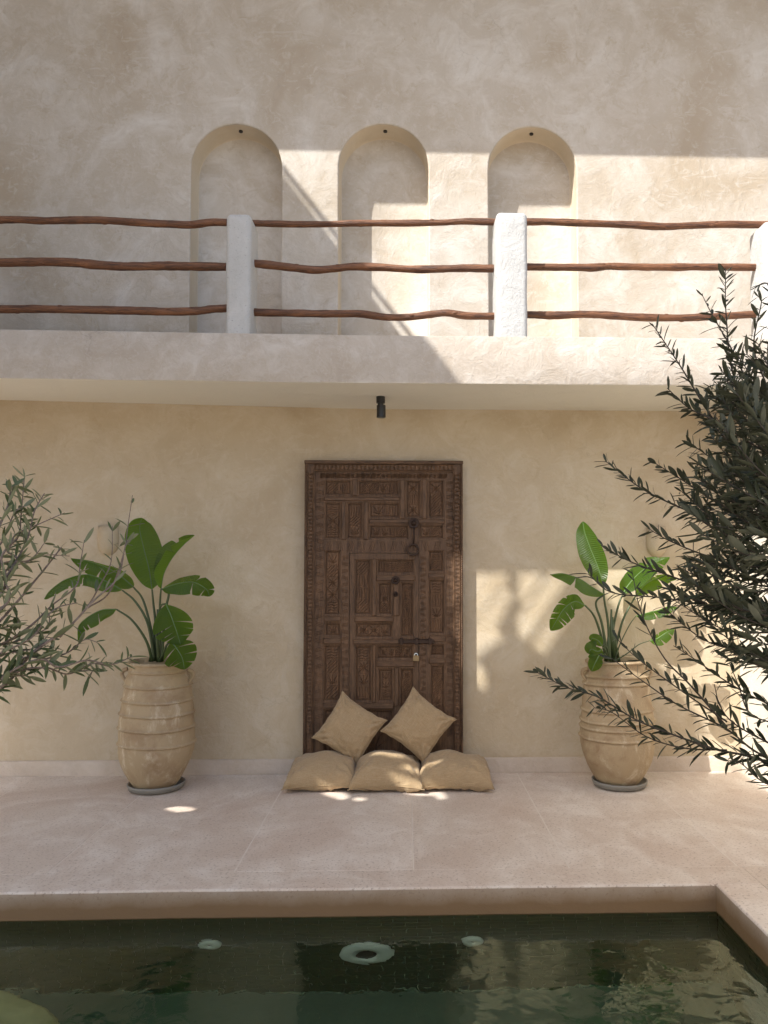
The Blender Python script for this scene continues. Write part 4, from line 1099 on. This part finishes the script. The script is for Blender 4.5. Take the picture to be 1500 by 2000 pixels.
# right tree
TR = [Vector((2.25, 1.5, 0)), Vector((2.2, 1.7, .6)), Vector((2.1, 1.9, 1.2)), Vector((2.0, 2.1, 1.7)), Vector((1.9, 2.2, 2.1))]
def RB(L, y0, y1, r0=.005, d=1., bare=0., tr=None):
    n_ = len(L); pts = [P(*p, y0+(y1-y0)*i/(n_-1)) for i, p in enumerate(L)]
    if tr is not None: pts = [tr]+pts
    return (pts, r0, d, bare)
t1, t2, t3 = Vector((2.05, 2.0, 1.4)), Vector((2.0, 2.1, 1.75)), Vector((1.9, 2.2, 2.1))
rb = [
 RB([(1620, 1060), (1500, 950), (1400, 830), (1330, 720), (1275, 630)], 2.3, 2.45, .006, 1.1, .25, t3),
 RB([(1600, 980), (1500, 860), (1440, 740), (1415, 620), (1412, 535)], 2.3, 2.5, .006, 1.05, .25, t3),
 RB([(1480, 790), (1430, 680), (1385, 610), (1375, 570)], 2.35, 2.4, .003, .8, .1),
 RB([(1500, 760), (1470, 680), (1475, 600), (1480, 580)], 2.3, 2.3, .003, .6, .1),
 RB([(1600, 940), (1500, 890), (1400, 830), (1345, 790), (1308, 765)], 2.25, 2.4, .005, 1.3, .25, t3),
 RB([(1600, 820), (1540, 740), (1520, 640), (1500, 560), (1465, 568)], 2.2, 2.2, .004, .8, .3),
 RB([(1620, 1080), (1500, 1010), (1400, 900), (1335, 862)], 2.3, 2.4, .005, 1.2, .2, t2),
 RB([(1640, 1100), (1500, 1045), (1370, 1005), (1260, 955), (1182, 908)], 2.3, 2.5, .006, 1.3, .3, t2),
 RB([(1500, 1020), (1400, 980), (1330, 930), (1268, 900)], 2.35, 2.45, .0035, 1.1, .1),
 RB([(1620, 1130), (1500, 1100), (1400, 1085), (1320, 1060), (1268, 1028)], 2.25, 2.4, .005, 1.1, .3, t1),
 RB([(1640, 1220), (1500, 1185), (1400, 1155), (1300, 1125), (1225, 1098), (1168, 1068)], 2.3, 2.5, .006, 1.3, .3, t1),
 RB([(1640, 1260), (1510, 1220), (1380, 1180), (1290, 1160), (1200, 1148), (1148, 1128)], 2.3, 2.5, .005, .85, .3, t1),
 RB([(1420, 1420), (1350, 1335), (1300, 1280), (1262, 1200), (1238, 1115)], 2.35, 2.45, .0035, .55, .1),
 RB([(1640, 1570), (1500, 1500), (1400, 1470), (1320, 1435), (1250, 1405), (1170, 1368), (1100, 1340), (1050, 1315)], 2.3, 2.55, .006, 1.1, .2, t1),
 RB([(1420, 1465), (1340, 1460), (1270, 1440), (1200, 1400), (1160, 1385)], 2.4, 2.5, .003, .7, .1),
 RB([(1620, 1520), (1500, 1470), (1420, 1425), (1330, 1370), (1260, 1330), (1195, 1285)], 2.3, 2.45, .005, .8, .25, t1),
 RB([(1420, 1410), (1330, 1350), (1250, 1290), (1195, 1240)], 2.4, 2.45, .003, .55, .2),
 RB([(1600, 1400), (1500, 1370), (1420, 1330), (1360, 1290), (1310, 1270)], 2.3, 2.4, .004, 1., .2, t1),
 RB([(1600, 1330), (1500, 1280), (1400, 1250), (1330, 1220), (1290, 1180)], 2.3, 2.4, .004, 1.2, .2, t1),
 RB([(1600, 1500), (1500, 1460), (1440, 1420), (1400, 1380), (1390, 1330)], 2.2, 2.3, .004, .9, .2, t1),
 RB([(1600, 1440), (1520, 1420), (1460, 1390), (1440, 1340), (1430, 1300)], 2.1, 2.2, .003, .7, .2, t1),
 RB([(1590, 1560), (1500, 1520), (1450, 1490), (1400, 1480)], 2.2, 2.3, .003, .8, .2),
]
rr = random.Random(99)
def edge_x(y):     # left limit of the dense part of the crown
    for (ya, xa), (yb, xb) in zip([(620, 1440), (760, 1370), (860, 1370), (960, 1330), (1060, 1340), (1160, 1300), (1250, 1330), (1330, 1400), (1420, 1440)], [(760, 1370), (860, 1370), (960, 1330), (1060, 1340), (1160, 1300), (1250, 1330), (1330, 1400), (1420, 1440), (1500, 1460)]):
        if ya <= y <= yb: return xa+(xb-xa)*(y-ya)/(yb-ya)
    return 1450
for k in range(84):
    y = rr.choice((rr.uniform(640, 1000), rr.uniform(900, 1300), rr.uniform(900, 1300))); x = edge_x(y)+abs(rr.gauss(15, 85)); yy = rr.uniform(1.9, 2.6)
    ln = rr.uniform(130, 260)*(1.3 if k % 4 == 0 else 1); a = (y-1120)/900 + rr.uniform(-.25, .25)-.05
    a = (1120-y)/700+rr.uniform(-.15, .3)+.12 if y < 1120 else rr.uniform(.1, .45)
    x2, y2 = x+ln*math.cos(a), y+ln*math.sin(a)
    xm, ym = (x+x2)/2+rr.uniform(-8, 8), (y+y2)/2+rr.uniform(2, 22)
    rb.append(RB([(x2, y2), (xm, ym), (x, y)], yy-.1, yy, .003, 1.25, .0))
olive('large dark olive tree with dense leaves filling the right edge', TR, rb, M_olive_shade, 8, dens=.0145, lsize=(.042, .072), tw=M_twig_shade)
